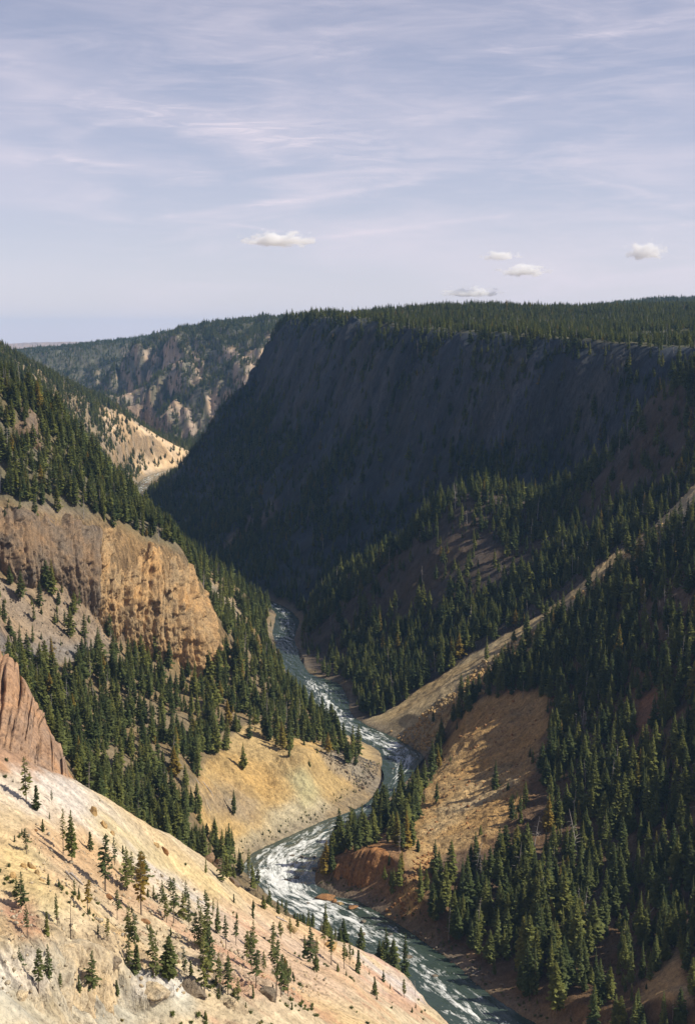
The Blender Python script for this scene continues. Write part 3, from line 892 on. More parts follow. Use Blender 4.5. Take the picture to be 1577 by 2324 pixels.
# ------------------------------------------------------------------ river
def build_river():
    n = 14
    lb, rb = catmull(Lb, n * 3), catmull(Rb, n * 3)
    mid = (lb + rb) / 2
    keep_ = [0]
    for i in range(1, len(mid)):
        if np.linalg.norm(mid[i] - mid[keep_[-1]]) > (1.3 if mid[i][1] < 1300 else 8):
            keep_.append(i)
    lb, rb, mid = lb[keep_], rb[keep_], mid[keep_]
    s = np.concatenate([[0], np.cumsum(np.linalg.norm(np.diff(mid, axis=0), axis=1))])
    K = 40
    t = np.linspace(-0.22, 1.22, K)
    P = lb[:, None] * (1 - t)[None, :, None] + rb[:, None] * t[None, :, None]
    w = np.linalg.norm(lb - rb, axis=1)
    S = np.repeat(s[:, None], K, 1)
    Nn = (t[None] - 0.5) * w[:, None]
    pu, pv, _ = project(P[..., 0], P[..., 1], np.zeros(P.shape[:2]))
    rap = np.interp(pv[:, K // 2], [1383, 1440, 1465, 1530, 1555, 1640, 1720, 1790, 1880, 1930, 2000, 2060, 2100, 2180, 2262],
                    [0.66, 0.6, 0.4, 0.45, 0.66, 0.78, 0.75, 0.55, 0.66, 0.86, 0.92, 0.86, 0.74, 0.62, 0.66])
    edge = np.clip(1 - np.abs(t - 0.5) * 2, 0, 1)[None] ** 0.5
    R = rap[:, None] * (0.45 + 0.55 * edge)
    z = R * (0.55 * fbm2((S * 0.16).ravel(), (Nn * 0.26).ravel(), 3).reshape(S.shape) + 0.25 * fbm2((S * 0.5).ravel(), (Nn * 0.6 + 4).ravel(), 2).reshape(S.shape))
    co_ = np.stack([P[..., 0], P[..., 1], z], -1).reshape(-1, 3)
    m_ = len(mid)
    id_ = np.arange(m_ * K).reshape(m_, K)
    q = np.stack([id_[:-1, :-1], id_[:-1, 1:], id_[1:, 1:], id_[1:, :-1]], -1).reshape(-1, 4)
    me = quads_mesh('river', co_, q)
    set_attr(me, 'rapid', R.ravel())
    set_attr(me, 'crest', z.ravel())
    set_attr(me, 'flow', np.stack([S, Nn, np.zeros_like(S)], -1).reshape(-1, 3))
    shade_smooth(me)
    m, nt, b = new_mat('river_water')
    fl = N(nt, 'ShaderNodeAttribute', attribute_name='flow')
    rp = N(nt, 'ShaderNodeAttribute', attribute_name='rapid')
    cr = N(nt, 'ShaderNodeAttribute', attribute_name='crest')
    v = fl.outputs['Vector']
    a = noise_fac(nt, stretch(nt, v, (0.075, 0.26, 1)), 1.0, 5, 0.62, 0.9)
    c = noise_fac(nt, stretch(nt, v, (0.35, 0.85, 1)), 1.0, 4, 0.7, 0.6)
    f = M(nt, 'ADD', M(nt, 'MULTIPLY', a, 0.75), M(nt, 'MULTIPLY', c, 0.42))
    f = M(nt, 'ADD', f, M(nt, 'MULTIPLY', cr.outputs['Fac'], 0.10))
    thr = M(nt, 'SUBTRACT', 0.86, M(nt, 'MULTIPLY', rp.outputs['Fac'], 0.44))
    foam = M(nt, 'MULTIPLY', M(nt, 'SUBTRACT', f, thr), 7.0, clamp=True)
    deep = MIX(nt, c, (0.018, 0.036, 0.031), (0.060, 0.082, 0.058))
    L(nt, MIX(nt, foam, deep, (0.74, 0.76, 0.74)), b.inputs['Base Color'])
    L(nt, M(nt, 'ADD', 0.12, M(nt, 'MULTIPLY', foam, 0.7)), b.inputs['Roughness'])
    b.inputs['Specular IOR Level'].default_value = 0.45
    bp = N(nt, 'ShaderNodeBump')
    bp.inputs['Strength'].default_value = 0.7
    bp.inputs['Distance'].default_value = 0.5
    L(nt, f, bp.inputs['Height'])
    L(nt, bp.outputs[0], b.inputs['Normal'])
    link('river', me, m, kind='structure')


build_river()

# ------------------------------------------------------------------ rock
def rock_material(name, base, streak=0.35, dark=0.45):
    m, nt, b = new_mat(name)
    tc = N(nt, 'ShaderNodeNewGeometry')
    pos = tc.outputs['Position']
    st = noise_fac(nt, stretch(nt, pos, (streak, streak, streak * 0.22)), 1.0, 4, 0.68, 0.3)
    fi = noise_fac(nt, pos, 1.1, 4, 0.7)
    bg = noise_fac(nt, pos, 0.06, 3, 0.6)
    col = MIX(nt, RAMP(nt, bg, [(0.35, (0, 0, 0)), (0.65, (1, 1, 1))]), tuple(np.array(base) * np.array([1.12, 1.0, 0.86])), tuple(np.array(base) * np.array([0.80, 0.84, 0.92])))
    col = MIX(nt, 1.0, col, RAMP(nt, st, [(0.30, (dark, dark * .92, dark * .86)), (0.47, (0.92, 0.9, 0.88)), (0.70, (1.40, 1.30, 1.15))]), 'MULTIPLY')
    col = MIX(nt, 0.8, col, RAMP(nt, fi, [(0.32, (0.5, 0.47, 0.45)), (0.5, (1, 1, 1)), (0.7, (1.2, 1.2, 1.2))]), 'MULTIPLY')
    L(nt, col, b.inputs['Base Color'])
    bp = N(nt, 'ShaderNodeBump')
    bp.inputs['Strength'].default_value = 0.9
    bp.inputs['Distance'].default_value = 0.7
    L(nt, M(nt, 'ADD', fi, st), bp.inputs['Height'])
    L(nt, bp.outputs[0], b.inputs['Normal'])
    return m


R_TAN = rock_material('tan_rock', (.41, .29, .155))
R_BROWN = rock_material('brown_rock', (.215, .165, .115))
R_RED = rock_material('red_rock', (.37, .25, .165))
R_RUST = rock_material('rust_rock', (.33, .185, .085))
R_PALE = rock_material('pale_rock', (.47, .42, .31), 0.5, 0.5)
R_GREY = rock_material('grey_rock', (.21, .19, .155), 0.6, 0.5)
R_OCHRE = rock_material('ochre_rock', (.46, .34, .17), 0.5, 0.5)


def cliff(name, mat, top, foot, res, amp, seed, bow=2.0, sink=20.0, out=1.5, cw=1.0, lift=0.0, **props):
    """a rock face between a foot line and a top line, columned and cracked"""
    def resample(P, n):
        P = np.array([at_y(*p) for p in P])
        d = np.concatenate([[0], np.cumsum(np.linalg.norm(np.diff(P, axis=0), axis=1))])
        x = np.linspace(0, d[-1], n)
        return np.stack([np.interp(x, d, P[:, k]) for k in range(3)], 1), d[-1]
    _, ln = resample(foot, 10)
    ns = int(ln / res)
    F, _ = resample(foot, ns)
    Tt, _ = resample(top, ns)
    hgt = (Tt[:, 2] - F[:, 2]).mean()
    nz = int(hgt / res * 1.1)
    tan_ = np.gradient((F + Tt)[:, :2] / 2, axis=0)
    k = max(3, ns // 14)
    ker = np.ones(k) / k
    tan_ = np.stack([np.convolve(np.pad(tan_[:, i], k, mode='edge'), ker, 'same')[k:-k] for i in (0, 1)], 1)
    tan_ /= np.linalg.norm(tan_, axis=1)[:, None]
    nor = np.stack([tan_[:, 1], -tan_[:, 0]], 1)          # out of the hill, to the valley
    t = np.linspace(-sink / hgt, 1.06, nz)
    tc = np.clip(t, 0, 1)
    h = tc ** bow
    xy = F[:, None, :2] * (1 - h)[None, :, None] + Tt[:, None, :2] * h[None, :, None]
    z = F[:, None, 2] + (Tt[:, 2] - F[:, 2])[:, None] * np.minimum(t, 1.0)[None]
    s = np.arange(ns) * res
    S = np.repeat(s[:, None], nz, 1)
    so = seed * 13.7
    Sf, Zf = S.ravel() + so, z.ravel()
    hsh = lambda a, b: ((np.sin(a * 12.9898 + b * 78.233 + seed) * 43758.5453) % 1.0)
    warp = 2.6 * cw * perlin2(Sf * 0.06 / cw, Zf * 0.035 / cw) + 0.5 * cw * perlin2(Sf * 0.4 / cw, Zf * 0.3 / cw)
    big_ = (0.4 - np.abs(perlin2(Sf * 0.028 / cw + 0.3, Zf * 0.008 / cw)) * 1.5) * 1.5
    def pillars(w, hz_, k):
        a = (Sf + warp) / (w * cw) + 0.25 * perlin2(Sf * 0.11 / cw, Zf * 0 + k)
        ia = np.floor(a)
        zz = Zf / (hz_ * cw) + 3 * hsh(ia, k + 1.0) + 0.15 * perlin2(Sf * 0.5, Zf * 0 + k)
        iz = np.floor(zz)
        fa = a - ia
        edge_ = smooth(0.0, 0.10, np.minimum(fa, 1 - fa))
        rnd = (fa - 0.5) * 3.4 * (hsh(ia, iz * 0.71 + k + 9.0) - 0.5) + 0.4 * (1 - 2 * np.abs(fa - 0.35 - 0.3 * hsh(ia, k + 4.0)))
        return (hsh(ia, iz * 0.37 + k) - 0.5) * 0.9 + 0.35 * hsh(ia, k) + 0.45 * rnd - 0.55 * (1 - edge_) - 0.12 * (zz - iz)
    blk = perlin2(Sf * 0.45 / cw, Zf * 0.3 / cw + 3) * 0.5 + perlin2(Sf * 1.1 / cw + 5, Zf * 0.8 / cw) * 0.3
    d = amp * (big_ + 0.85 * pillars(12.0, 19.0, 1.7) + 0.60 * pillars(5.0, 8.0, 5.1) + 0.34 * pillars(2.2, 3.6, 8.3) + 0.14 * pillars(1.0, 1.6, 3.3) + 0.06 * blk)
    d = d.reshape(ns, nz)
    prof = smooth(-0.5, -0.1, t)
    d = d * prof[None] + out
    d -= (smooth(0.97, 1.06, t) * (amp * 1.6 + out))[None]
    # feather the two ends into the hill
    e = np.minimum(smooth(0, 10, s), smooth(0, 10, s[-1] - s))
    d = d * e[:, None] - (1 - e[:, None]) * amp
    ztop = perlin2(s * 0.09 + so, s * 0 + 2.5) * amp * 0.9 + perlin2(s * 0.35 + so, s * 0 + 7.5) * amp * 0.4
    z = z + ztop[:, None] * smooth(0.55, 1.0, t)[None]
    z = z + lift * (pillars(7.0, 40.0, 2.2) + 0.5 * pillars(3.0, 20.0, 6.2)).reshape(ns, nz) * np.clip(t, 0, 1)[None]
    X = xy[..., 0] + nor[:, None, 0] * d
    Y = xy[..., 1] + nor[:, None, 1] * d
    id_ = np.arange(ns * nz).reshape(ns, nz)
    q = np.stack([id_[:-1, :-1], id_[1:, :-1], id_[1:, 1:], id_[:-1, 1:]], -1).reshape(-1, 4)
    me = quads_mesh(name, np.stack([X, Y, z], -1).reshape(-1, 3), q)
    return link(name, me, mat, **props)


cliff('rock_buttress', R_TAN,
      [(205, 1225, 782), (235, 1198, 786), (265, 1205, 792), (300, 1234, 798), (340, 1240, 806), (372, 1246, 812), (405, 1256, 818), (425, 1290, 834), (440, 1340, 848), (462, 1400, 848)],
      [(195, 1352, 752), (225, 1390, 758), (250, 1410, 762), (300, 1428, 772), (345, 1440, 780), (395, 1468, 786), (440, 1486, 794), (470, 1492, 806), (482, 1490, 822), (486, 1488, 836)],
      0.48, 5.0, 1, label='tall tan columned rock buttress above the left forest', category='cliff', group='rock faces of the canyon')
cliff('fluted_cliff', R_BROWN,
      [(-60, 1132, 730), (0, 1142, 736), (40, 1150, 742), (100, 1165, 752), (150, 1178, 762), (200, 1190, 772), (245, 1200, 784)],
      [(-60, 1285, 706), (0, 1290, 712), (40, 1294, 716), (90, 1297, 726), (150, 1315, 740), (200, 1345, 752), (235, 1372, 762)],
      0.5, 4.2, 5, label='dark brown fluted rock face left of the tan buttress', category='cliff', group='rock faces of the canyon')
cliff('rock_spire', R_RED,
      [(-70, 1470, 400), (-20, 1492, 400), (20, 1506, 401), (42, 1518, 402), (60, 1556, 402), (84, 1606, 402), (104, 1660, 402), (126, 1704, 400), (146, 1748, 394)],
      [(-70, 1700, 366), (-20, 1710, 368), (20, 1722, 368), (44, 1730, 370), (64, 1745, 372), (88, 1758, 372), (108, 1768, 372), (128, 1776, 376), (150, 1784, 380)],
      0.28, 3.0, 9, bow=1.5, out=3.0, cw=0.55, lift=3.0, sink=7, label='reddish pinnacled rock rib rising behind the pale crest', category='cliff', group='rock faces of the canyon')
cliff('river_bluff', R_RUST,
      [(742, 1946, 622), (752, 1938, 612), (775, 1934, 606), (800, 1930, 602), (825, 1928, 598), (850, 1926, 594), (872, 1936, 588), (888, 1960, 582)],
      [(744, 1996, 612), (750, 2022, 601), (772, 2034, 596), (798, 2040, 592), (822, 2046, 589), (846, 2050, 586), (866, 2052, 584), (880, 2046, 582)],
      0.42, 1.8, 14, sink=8.0, cw=0.5, label='rust brown bluff dropping straight into the river bend', category='cliff', group='rock faces of the canyon')
cliff('rock_band', R_BROWN,
      [(40, 925, 826), (70, 930, 830), (95, 960, 836), (110, 985, 842)], [(36, 985, 806), (66, 1000, 808), (92, 1020, 812), (108, 1030, 820)],
      0.7, 2.2, 21, label='small brown crag high on the left spur among trees', category='cliff', group='rock faces of the canyon')
cliff('rock_band', R_BROWN,
      [(150, 1085, 842), (180, 1092, 848), (215, 1110, 856), (236, 1130, 862)], [(148, 1128, 826), (180, 1140, 828), (212, 1156, 834), (236, 1165, 842)],
      0.7, 2.0, 23, label='small crag on the left spur just above the buttress', category='cliff', group='rock faces of the canyon')
cliff('rock_band', R_TAN,
      [(490, 1445, 860), (520, 1456, 868), (545, 1475, 874), (558, 1490, 880)], [(486, 1480, 846), (515, 1494, 850), (542, 1508, 856), (558, 1518, 866)],
      0.6, 1.6, 27, label='low tan ledge among trees right of the buttress', category='cliff', group='rock faces of the canyon')

cliff('pale_bluff', R_PALE,
      [(58, 2172, 226), (85, 2152, 231), (110, 2142, 236), (135, 2134, 239), (160, 2130, 242), (195, 2138, 245), (230, 2148, 248), (262, 2160, 250), (290, 2182, 252), (305, 2200, 253)],
      [(60, 2300, 213), (85, 2300, 218), (110, 2300, 223), (135, 2300, 228), (160, 2300, 232), (195, 2300, 235), (230, 2300, 238), (262, 2300, 241), (290, 2300, 244), (310, 2300, 246)],
      0.16, 1.15, 31, bow=1.2, out=0.5, cw=0.32, sink=4, label='pale cracked bluff at the bottom of the bare slope', category='cliff', group='rock faces of the canyon')

_rocks = {}


def ico(sub):
    import bmesh
    bm = bmesh.new()
    bmesh.ops.create_icosphere(bm, subdivisions=sub, radius=1.0)
    v = np.array([x.co[:] for x in bm.verts])
    f = np.array([[x.index for x in p.verts] for p in bm.faces])
    bm.free()
    return v, f


ICO = {k: ico(k) for k in (2, 3, 4)}


def rock_mesh(seed, sub=3, mat=None, rough=0.42):
    key = (seed, sub, mat.name)
    if key in _rocks:
        return _rocks[key]
    v, f = ICO[sub]
    o = seed * 3.71
    r = 1 + rough * perlin3(v[:, 0] * 1.1 + o, v[:, 1] * 1.1, v[:, 2] * 1.1) + rough * 0.6 * perlin3(v[:, 0] * 2.6 + o, v[:, 1] * 2.6 + 4, v[:, 2] * 2.6)
    if sub > 2:
        r += rough * 0.4 * perlin3(v[:, 0] * 6 + o, v[:, 1] * 6, v[:, 2] * 6)
    p = v * r[:, None]
    # planar breaks
    rg = np.random.RandomState(seed)
    for _ in range(16):
        n = rg.normal(size=3)
        n /= np.linalg.norm(n)
        d = p @ n
        lim = rg.uniform(0.42, 0.8)
        p -= np.maximum(d - lim, 0)[:, None] * n * 0.9
    me = quads_mesh('rock', p, f)
    me.materials.append(mat)
    _rocks[key] = me
    return me


def put_rock(name, mat, u, v, w, h, seed, label, category, group, depth=None, sub=3, sink=0.55, rough=0.5, z=None, rotz=None):
    p = ground_at(u, v) if z is None else at_z(u, v, z)
    k = np.linalg.norm(p - np.array([0, 0, CAMZ])) / FV
    o = link(name, rock_mesh(seed, sub, mat, rough), label=label, category=category, group=group)
    sx = w * k / 2
    sz = h * k / 2
    o.location = (p[0], p[1], p[2] + sz * (1 - 2 * sink))
    o.scale = (sx, (depth or w * 0.8) * k / 2, sz)
    o.rotation_euler = (0, 0, (seed * 1.3) % 0.8 - 0.4 if rotz is None else rotz)
    return o


OUT = 'rock outcrops on the bare slope'
put_rock('outcrop', R_GREY, 256, 2178, 66, 44, 1, 'dark grey blocky outcrop topping the pale bluff at the bottom', 'rock', OUT, sub=4)
put_rock('outcrop', R_GREY, 427, 2240, 90, 52, 4, 'wide low dark outcrop among tall thin pines at the bottom', 'rock', OUT, sub=4)
put_rock('outcrop', R_GREY, 609, 2262, 62, 48, 5, 'squat grey boulder outcrop at the bottom edge beside bushy pine', 'rock', OUT, sub=4)
put_rock('outcrop', R_PALE, 345, 2252, 96, 44, 9, 'long whitish ledge at the bottom between two dark outcrops', 'rock', OUT, sub=4)
put_rock('outcrop', R_PALE, 40, 2262, 60, 36, 11, 'rounded whitish rock in the bottom corner', 'rock', OUT, sub=4)
put_rock('outcrop', R_OCHRE, 55, 1968, 26, 40, 12, 'upright ochre block at the picture edge above red soil', 'rock', OUT)
put_rock('outcrop', R_OCHRE, 73, 1968, 24, 30, 13, 'rounded ochre block second from the picture edge', 'rock', OUT)
put_rock('outcrop', R_OCHRE, 84, 1984, 18, 22, 14, 'small ochre block below the rounded one', 'rock', OUT)
put_rock('outcrop', R_OCHRE, 97, 1998, 22, 16, 15, 'low ochre stone lowest of its cluster', 'rock', OUT)
put_rock('outcrop', R_OCHRE, 30, 1990, 26, 30, 16, 'ochre block cut by the picture edge', 'rock', OUT)
put_rock('rock_fin', R_OCHRE, 214, 1846, 24, 56, 17, 'sharp ochre fin of rock breaking the pale crest', 'rock', OUT, sub=4, rotz=0.2)
put_rock('rock_fin', R_OCHRE, 236, 1870, 22, 44, 18, 'second ochre fin just down the crest from the sharpest', 'rock', OUT, sub=4)
put_rock('rock_fin', R_OCHRE, 256, 1894, 16, 30, 19, 'lowest of the three ochre fins on the pale crest', 'rock', OUT)
put_rock('rock_fin', R_RUST, 374, 1934, 22, 46, 20, 'small brown pyramid rock standing alone on the yellow crest', 'rock', OUT)
put_rock('rock_fin', R_OCHRE, 353, 1918, 24, 20, 21, 'low ochre stone just up-slope of the brown pyramid', 'rock', OUT)
put_rock('outcrop', R_BROWN, 468, 1950, 44, 40, 22, 'brown crag behind the crest at the gully mouth', 'rock', OUT, sub=4)
put_rock('outcrop', R_BROWN, 497, 1975, 44, 50, 23, 'cracked brown crag lower in the gully mouth beside river', 'rock', OUT, sub=4)
put_rock('outcrop', R_BROWN, 530, 2005, 40, 34, 24, 'lowest brown crag of three at the gully mouth', 'rock', OUT, sub=4)
put_rock('outcrop', R_RUST, 328, 2092, 44, 12, 25, 'thin rusty ledge across the middle of the bare slope', 'rock', OUT)
put_rock('outcrop', R_RUST, 245, 2036, 30, 14, 26, 'dark stained ledge under a leaning dead pine', 'rock', OUT)
put_rock('outcrop', R_RUST, 82, 1884, 18, 8, 27, 'small dark rock alone high on the bare slope', 'rock', OUT)
put_rock('outcrop', R_OCHRE, 660, 2110, 40, 26, 28, 'orange crag on the crest beside shrubby pines above rapids', 'rock', OUT)
put_rock('outcrop', R_BROWN, 690, 2140, 50, 36, 29, 'brown crag on the crest above the rapids', 'rock', OUT, sub=4)
put_rock('outcrop', R_OCHRE, 745, 2150, 44, 30, 30, 'ochre crag lowest on the crest before the white strip', 'rock', OUT)

RB_ = 'boulders in the rapids'
for i, (u, v, w, h, mt, lab) in enumerate([
        (685, 1947, 15, 12, R_GREY, 'dark boulder midstream, uppermost in the wide rapids'),
        (672, 1994, 20, 12, R_GREY, 'dark boulder midstream beside the main white drop'),
        (650, 1998, 14, 6, R_GREY, 'low dark rock just left of the midstream boulder'),
        (664, 1942, 14, 5, R_GREY, 'low flat rock left of the uppermost boulder'),
        (713, 1945, 12, 6, R_GREY, 'small rock near the wooded bank in the wide rapids'),
        (716, 1974, 22, 10, R_GREY, 'brown rock at the gravel bar under the rust bluff'),
        (726, 1958, 18, 9, R_GREY, 'rock against the wooded bank above the gravel bar'),
        (740, 2037, 60, 14, R_RUST, 'long flat reddish slab at the foot of the rust bluff'),
        (760, 2048, 20, 14, R_RUST, 'rounded reddish boulder at the tip of the flat slab'),
        (771, 2052, 18, 12, R_OCHRE, 'pale boulder beside the reddish one below the bluff'),
        (825, 2092, 20, 9, R_GREY, 'dark rock in the rapids below the bluff'),
        (822, 2121, 26, 8, R_GREY, 'low wide rock mid river in the lower rapids'),
        (885, 2121, 16, 7, R_GREY, 'small rock near the shaded bank in lower rapids'),
        (800, 2060, 30, 7, R_RUST, 'flat rock shelf at the water under the bluff'),
        (880, 2078, 24, 14, R_OCHRE, 'boulder at the foot of the narrow orange slide'),
        (700, 2050, 12, 5, R_GREY, 'tiny rock in the white water below the main drop'),
        (925, 2172, 20, 7, R_GREY, 'low rock in dark water near the bottom of the river'),
        (985, 2215, 18, 7, R_GREY, 'lowest visible rock in the river'),
        (893, 1745, 8, 5, R_GREY, 'small rock midstream in the upper bend'),
        (905, 1722, 8, 4, R_GREY, 'small rock near the top of the upper bend')]):
    put_rock('river_boulder', mt, u, v, w, h, 40 + i, lab, 'boulder', RB_, z=0.0, sink=0.38, depth=w * 0.9)

# boulders strewn along the banks: the larger ones singly, by reach
rs = np.random.RandomState(3)


def strew(n, poly, wmin, wmax, mats, seed0, text, group):
    us = [p[0] for p in poly]
    vs = [p[1] for p in poly]
    msk = poly_mask(poly, 2)
    out = []
    while len(out) < n:
        u, v = rs.uniform(min(us), max(us)), rs.uniform(min(vs), max(vs))
        if msk[int((v - GV0) / GS), int((u - GU0) / GS)] > 0.5:
            out.append((u, v))
    out.sort()
    for i, (u, v) in enumerate(out):
        w = rs.uniform(wmin, wmax)
        put_rock('boulder', mats[rs.randint(len(mats))], u, v, w, w * rs.uniform(0.55, 0.85), 60 + rs.randint(8), text % ORD(i, len(out)), 'boulder', group, sub=2, sink=0.3)


_o = ['first', 'second', 'third', 'fourth', 'fifth', 'sixth', 'seventh', 'eighth', 'ninth', 'tenth', 'eleventh', 'twelfth', 'thirteenth', 'fourteenth', 'fifteenth', 'sixteenth', 'seventeenth', 'eighteenth', 'nineteenth', 'twentieth', 'twenty-first', 'twenty-second', 'twenty-third', 'twenty-fourth', 'twenty-fifth', 'twenty-sixth', 'twenty-seventh', 'twenty-eighth', 'twenty-ninth', 'thirtieth']


def ORD(i, n):
    return 'leftmost' if i == 0 else 'rightmost' if i == n - 1 else _o[i] + ' from left'


strew(16, [(750, 1705), (800, 1715), (882, 1752), (868, 1785), (845, 1815), (815, 1790), (780, 1750)], 6, 13, [R_GREY, R_PALE, R_BROWN], 0,
      'grey boulder on the point below the tan slope, %s', 'boulders on the inner point')
strew(12, [(770, 1862), (800, 1838), (850, 1808), (862, 1812), (800, 1850), (775, 1872)], 5, 10, [R_GREY, R_BROWN], 0,
      'small bank boulder under the tan slope, %s', 'boulders under the tan slope')
strew(12, [(880, 1655), (925, 1685), (955, 1710), (965, 1712), (930, 1672), (895, 1650)], 5, 10, [R_OCHRE, R_BROWN], 0,
      'tan boulder at the foot of the talus chute, %s', 'boulders at the chute foot')
strew(14, [(1000, 2180), (1060, 2225), (1120, 2262), (1160, 2262), (1100, 2200), (1030, 2170)], 8, 16, [R_GREY, R_BROWN], 0,
      'dark boulder on the shaded bank near the bottom, %s', 'boulders on the lower bank')
strew(12, [(612, 1436), (622, 1425), (634, 1465), (640, 1500), (632, 1490)], 4, 8, [R_PALE, R_BROWN], 0,
      'pale boulder on the far left bank, %s', 'boulders on the far bank')
strew(14, [(910, 2090), (960, 2118), (1010, 2165), (1000, 2172), (950, 2135)], 6, 11, [R_GREY, R_BROWN], 0,
      'dark boulder along the bank below the right forest, %s', 'boulders along the shaded bank')


def scatter_rocks(name, regions, count, smin, smax, mat, label):
    """talus too small to pick apart: one joined mesh"""
    v, f = ICO[2]
    sub_v, sub_f = ico(1)
    cos_, fs = [], []
    n = 0
    per = count // len(regions)
    for poly, tag in regions:
        msk = poly_mask(poly, 20)
        ok = np.where((sample(msk, ju, jv) > 0.25 + 0.5 * rs.rand(nv)) & np.isin(gtag, [TAGS.index(t_) for t_ in tag]) & (rd > 0))[0]
        if len(ok) == 0:
            continue
        pick = rs.choice(ok, per)
        for i in pick:
            s = smin + (smax - smin) * rs.rand() ** 3
            sc = s * rs.uniform(0.7, 1.3, 3)
            a = rs.rand() * 6.28
            p = sub_v * (1 + 0.35 * rs.uniform(-1, 1, (len(sub_v), 1))) * sc
            x = p[:, 0] * cos(a) - p[:, 1] * sin(a)
            y = p[:, 0] * sin(a) + p[:, 1] * cos(a)
            jx, jy = rs.uniform(-0.6, 0.6, 2)
            cos_.append(np.stack([x + gx[i] + jx, y + gy[i] + jy, p[:, 2] + gz[i]], 1))
            fs.append(sub_f + n)
            n += len(sub_v)
    me = quads_mesh(name, np.concatenate(cos_), np.concatenate(fs))
    return link(name, me, mat, kind='stuff', label=label, category='rubble')


scatter_rocks('talus_rubble', [([(900, 1670), (985, 1600), (1060, 1530), (1160, 1465), (1260, 1400), (1400, 1280), (1520, 1180), (1540, 1195), (1430, 1300), (1290, 1425), (1180, 1495), (1080, 1565), (1000, 1650), (960, 1712)], 'GFH'),
                               ([(900, 1670), (985, 1600), (1060, 1530), (1160, 1465), (1260, 1400), (1400, 1280), (1520, 1180), (1540, 1195), (1430, 1300), (1290, 1425), (1180, 1495), (1080, 1565), (1000, 1650), (960, 1712)], 'GFH')],
              6400, 0.35, 1.5, R_OCHRE, 'broken tan talus blocks filling the long chute')
scatter_rocks('scree_rubble', [([(-60, 1330), (150, 1330), (250, 1410), (300, 1450), (200, 1500), (-60, 1508)], 'B'), 
                               ([(725, 1685), (790, 1700), (885, 1752), (852, 1822), (792, 1772), (740, 1730)], 'B')], 1800, 0.25, 1.0, R_GREY, 'grey scree stones below the left cliffs and at the point')
scatter_rocks('slope_rubble', [([(0, 2060), (300, 2080), (620, 2170), (800, 2262), (0, 2262)], 'A'), ([(60, 1860), (400, 2000), (560, 2100), (400, 2100), (60, 2000)], 'A')], 3600, 0.08, 0.5, R_PALE, 'small loose stones on the pale slope')
scatter_rocks('slide_rubble', [([(1060, 1605), (1130, 1572), (1245, 1568), (1205, 1760), (1100, 1910), (930, 1960), (955, 1810)], 'H'), ([(935, 1960), (1000, 1925), (935, 2095), (868, 2062)], 'H')], 1000, 0.2, 0.9, R_RUST, 'loose rusty stones on the orange slide')



# ------------------------------------------------------------------ trees
def leaf_material(name, base, alt, rnd=0.5):
    m, nt, b = new_mat(name)
    oi = N(nt, 'ShaderNodeObjectInfo')
    geo = N(nt, 'ShaderNodeNewGeometry')
    n = noise_fac(nt, geo.outputs['Position'], 0.45, 2, 0.6)
    f = M(nt, 'ADD', M(nt, 'MULTIPLY', oi.outputs['Random'], rnd), M(nt, 'MULTIPLY', n, 0.5), clamp=True)
    col = MIX(nt, f, base, alt)
    sp = RAMP(nt, oi.outputs['Random'], [(0.0, (0.62, 0.70, 0.74)), (0.5, (1, 1, 1)), (0.8, (1.3, 1.22, 1.05)), (0.965, (1.18, 1.10, 0.90)), (0.99, (1.8, 1.15, 0.75))])
    col = MIX(nt, 1.0, col, sp, 'MULTIPLY')
    L(nt, col, b.inputs['Base Color'])
    tl = N(nt, 'ShaderNodeBsdfTranslucent')
    L(nt, MIX(nt, 1.0, col, (1.25, 1.2, 0.8), 'MULTIPLY'), tl.inputs['Color'])
    mx = N(nt, 'ShaderNodeMixShader')
    mx.inputs[0].default_value = 0.33
    L(nt, b.outputs[0], mx.inputs[1])
    L(nt, tl.outputs[0], mx.inputs[2])
    L(nt, mx.outputs[0], nt.nodes['Material Output'].inputs['Surface'])
    b.inputs['Roughness'].default_value = 0.65
    b.inputs['Specular IOR Level'].default_value = 0.25
    return m


L_FIR = leaf_material('fir_needles', (.092, .120, .040), (.185, .205, .060))
L_PINE = leaf_material('pine_needles', (.095, .120, .036), (.155, .165, .055))
L_SHRUB = leaf_material('shrub_leaves', (.060, .095, .022), (.13, .15, .035))
mB, ntB, bB = new_mat('bark')
_g = N(ntB, 'ShaderNodeNewGeometry')
L(ntB, RAMP(ntB, noise_fac(ntB, stretch(ntB, _g.outputs['Position'], (3, 3, 0.6)), 1.0, 3), [(0.3, (.10, .075, .055)), (0.7, (.24, .19, .15))]), bB.inputs['Base Color'])
mD, ntD, bD = new_mat('dead_wood')
_g = N(ntD, 'ShaderNodeNewGeometry')
L(ntD, RAMP(ntD, noise_fac(ntD, stretch(ntD, _g.outputs['Position'], (3, 3, 0.6)), 1.0, 3), [(0.3, (.20, .17, .15)), (0.7, (.46, .42, .38))]), bD.inputs['Base Color'])
mDk, ntDk, bDk = new_mat('charred_wood')
bDk.inputs['Base Color'].default_value = (.06, .045, .035, 1)


class Geo:
    def __init__(self):
        self.v, self.f, self.n = [], [], 0

    def add(self, v, f):
        self.v.append(np.asarray(v, float))
        self.f.append(np.asarray(f, int) + self.n)
        self.n += len(v)

    def mesh(self, name, mat):
        me = quads_mesh(name, np.concatenate(self.v), np.concatenate(self.f))
        me.materials.append(mat)
        return me


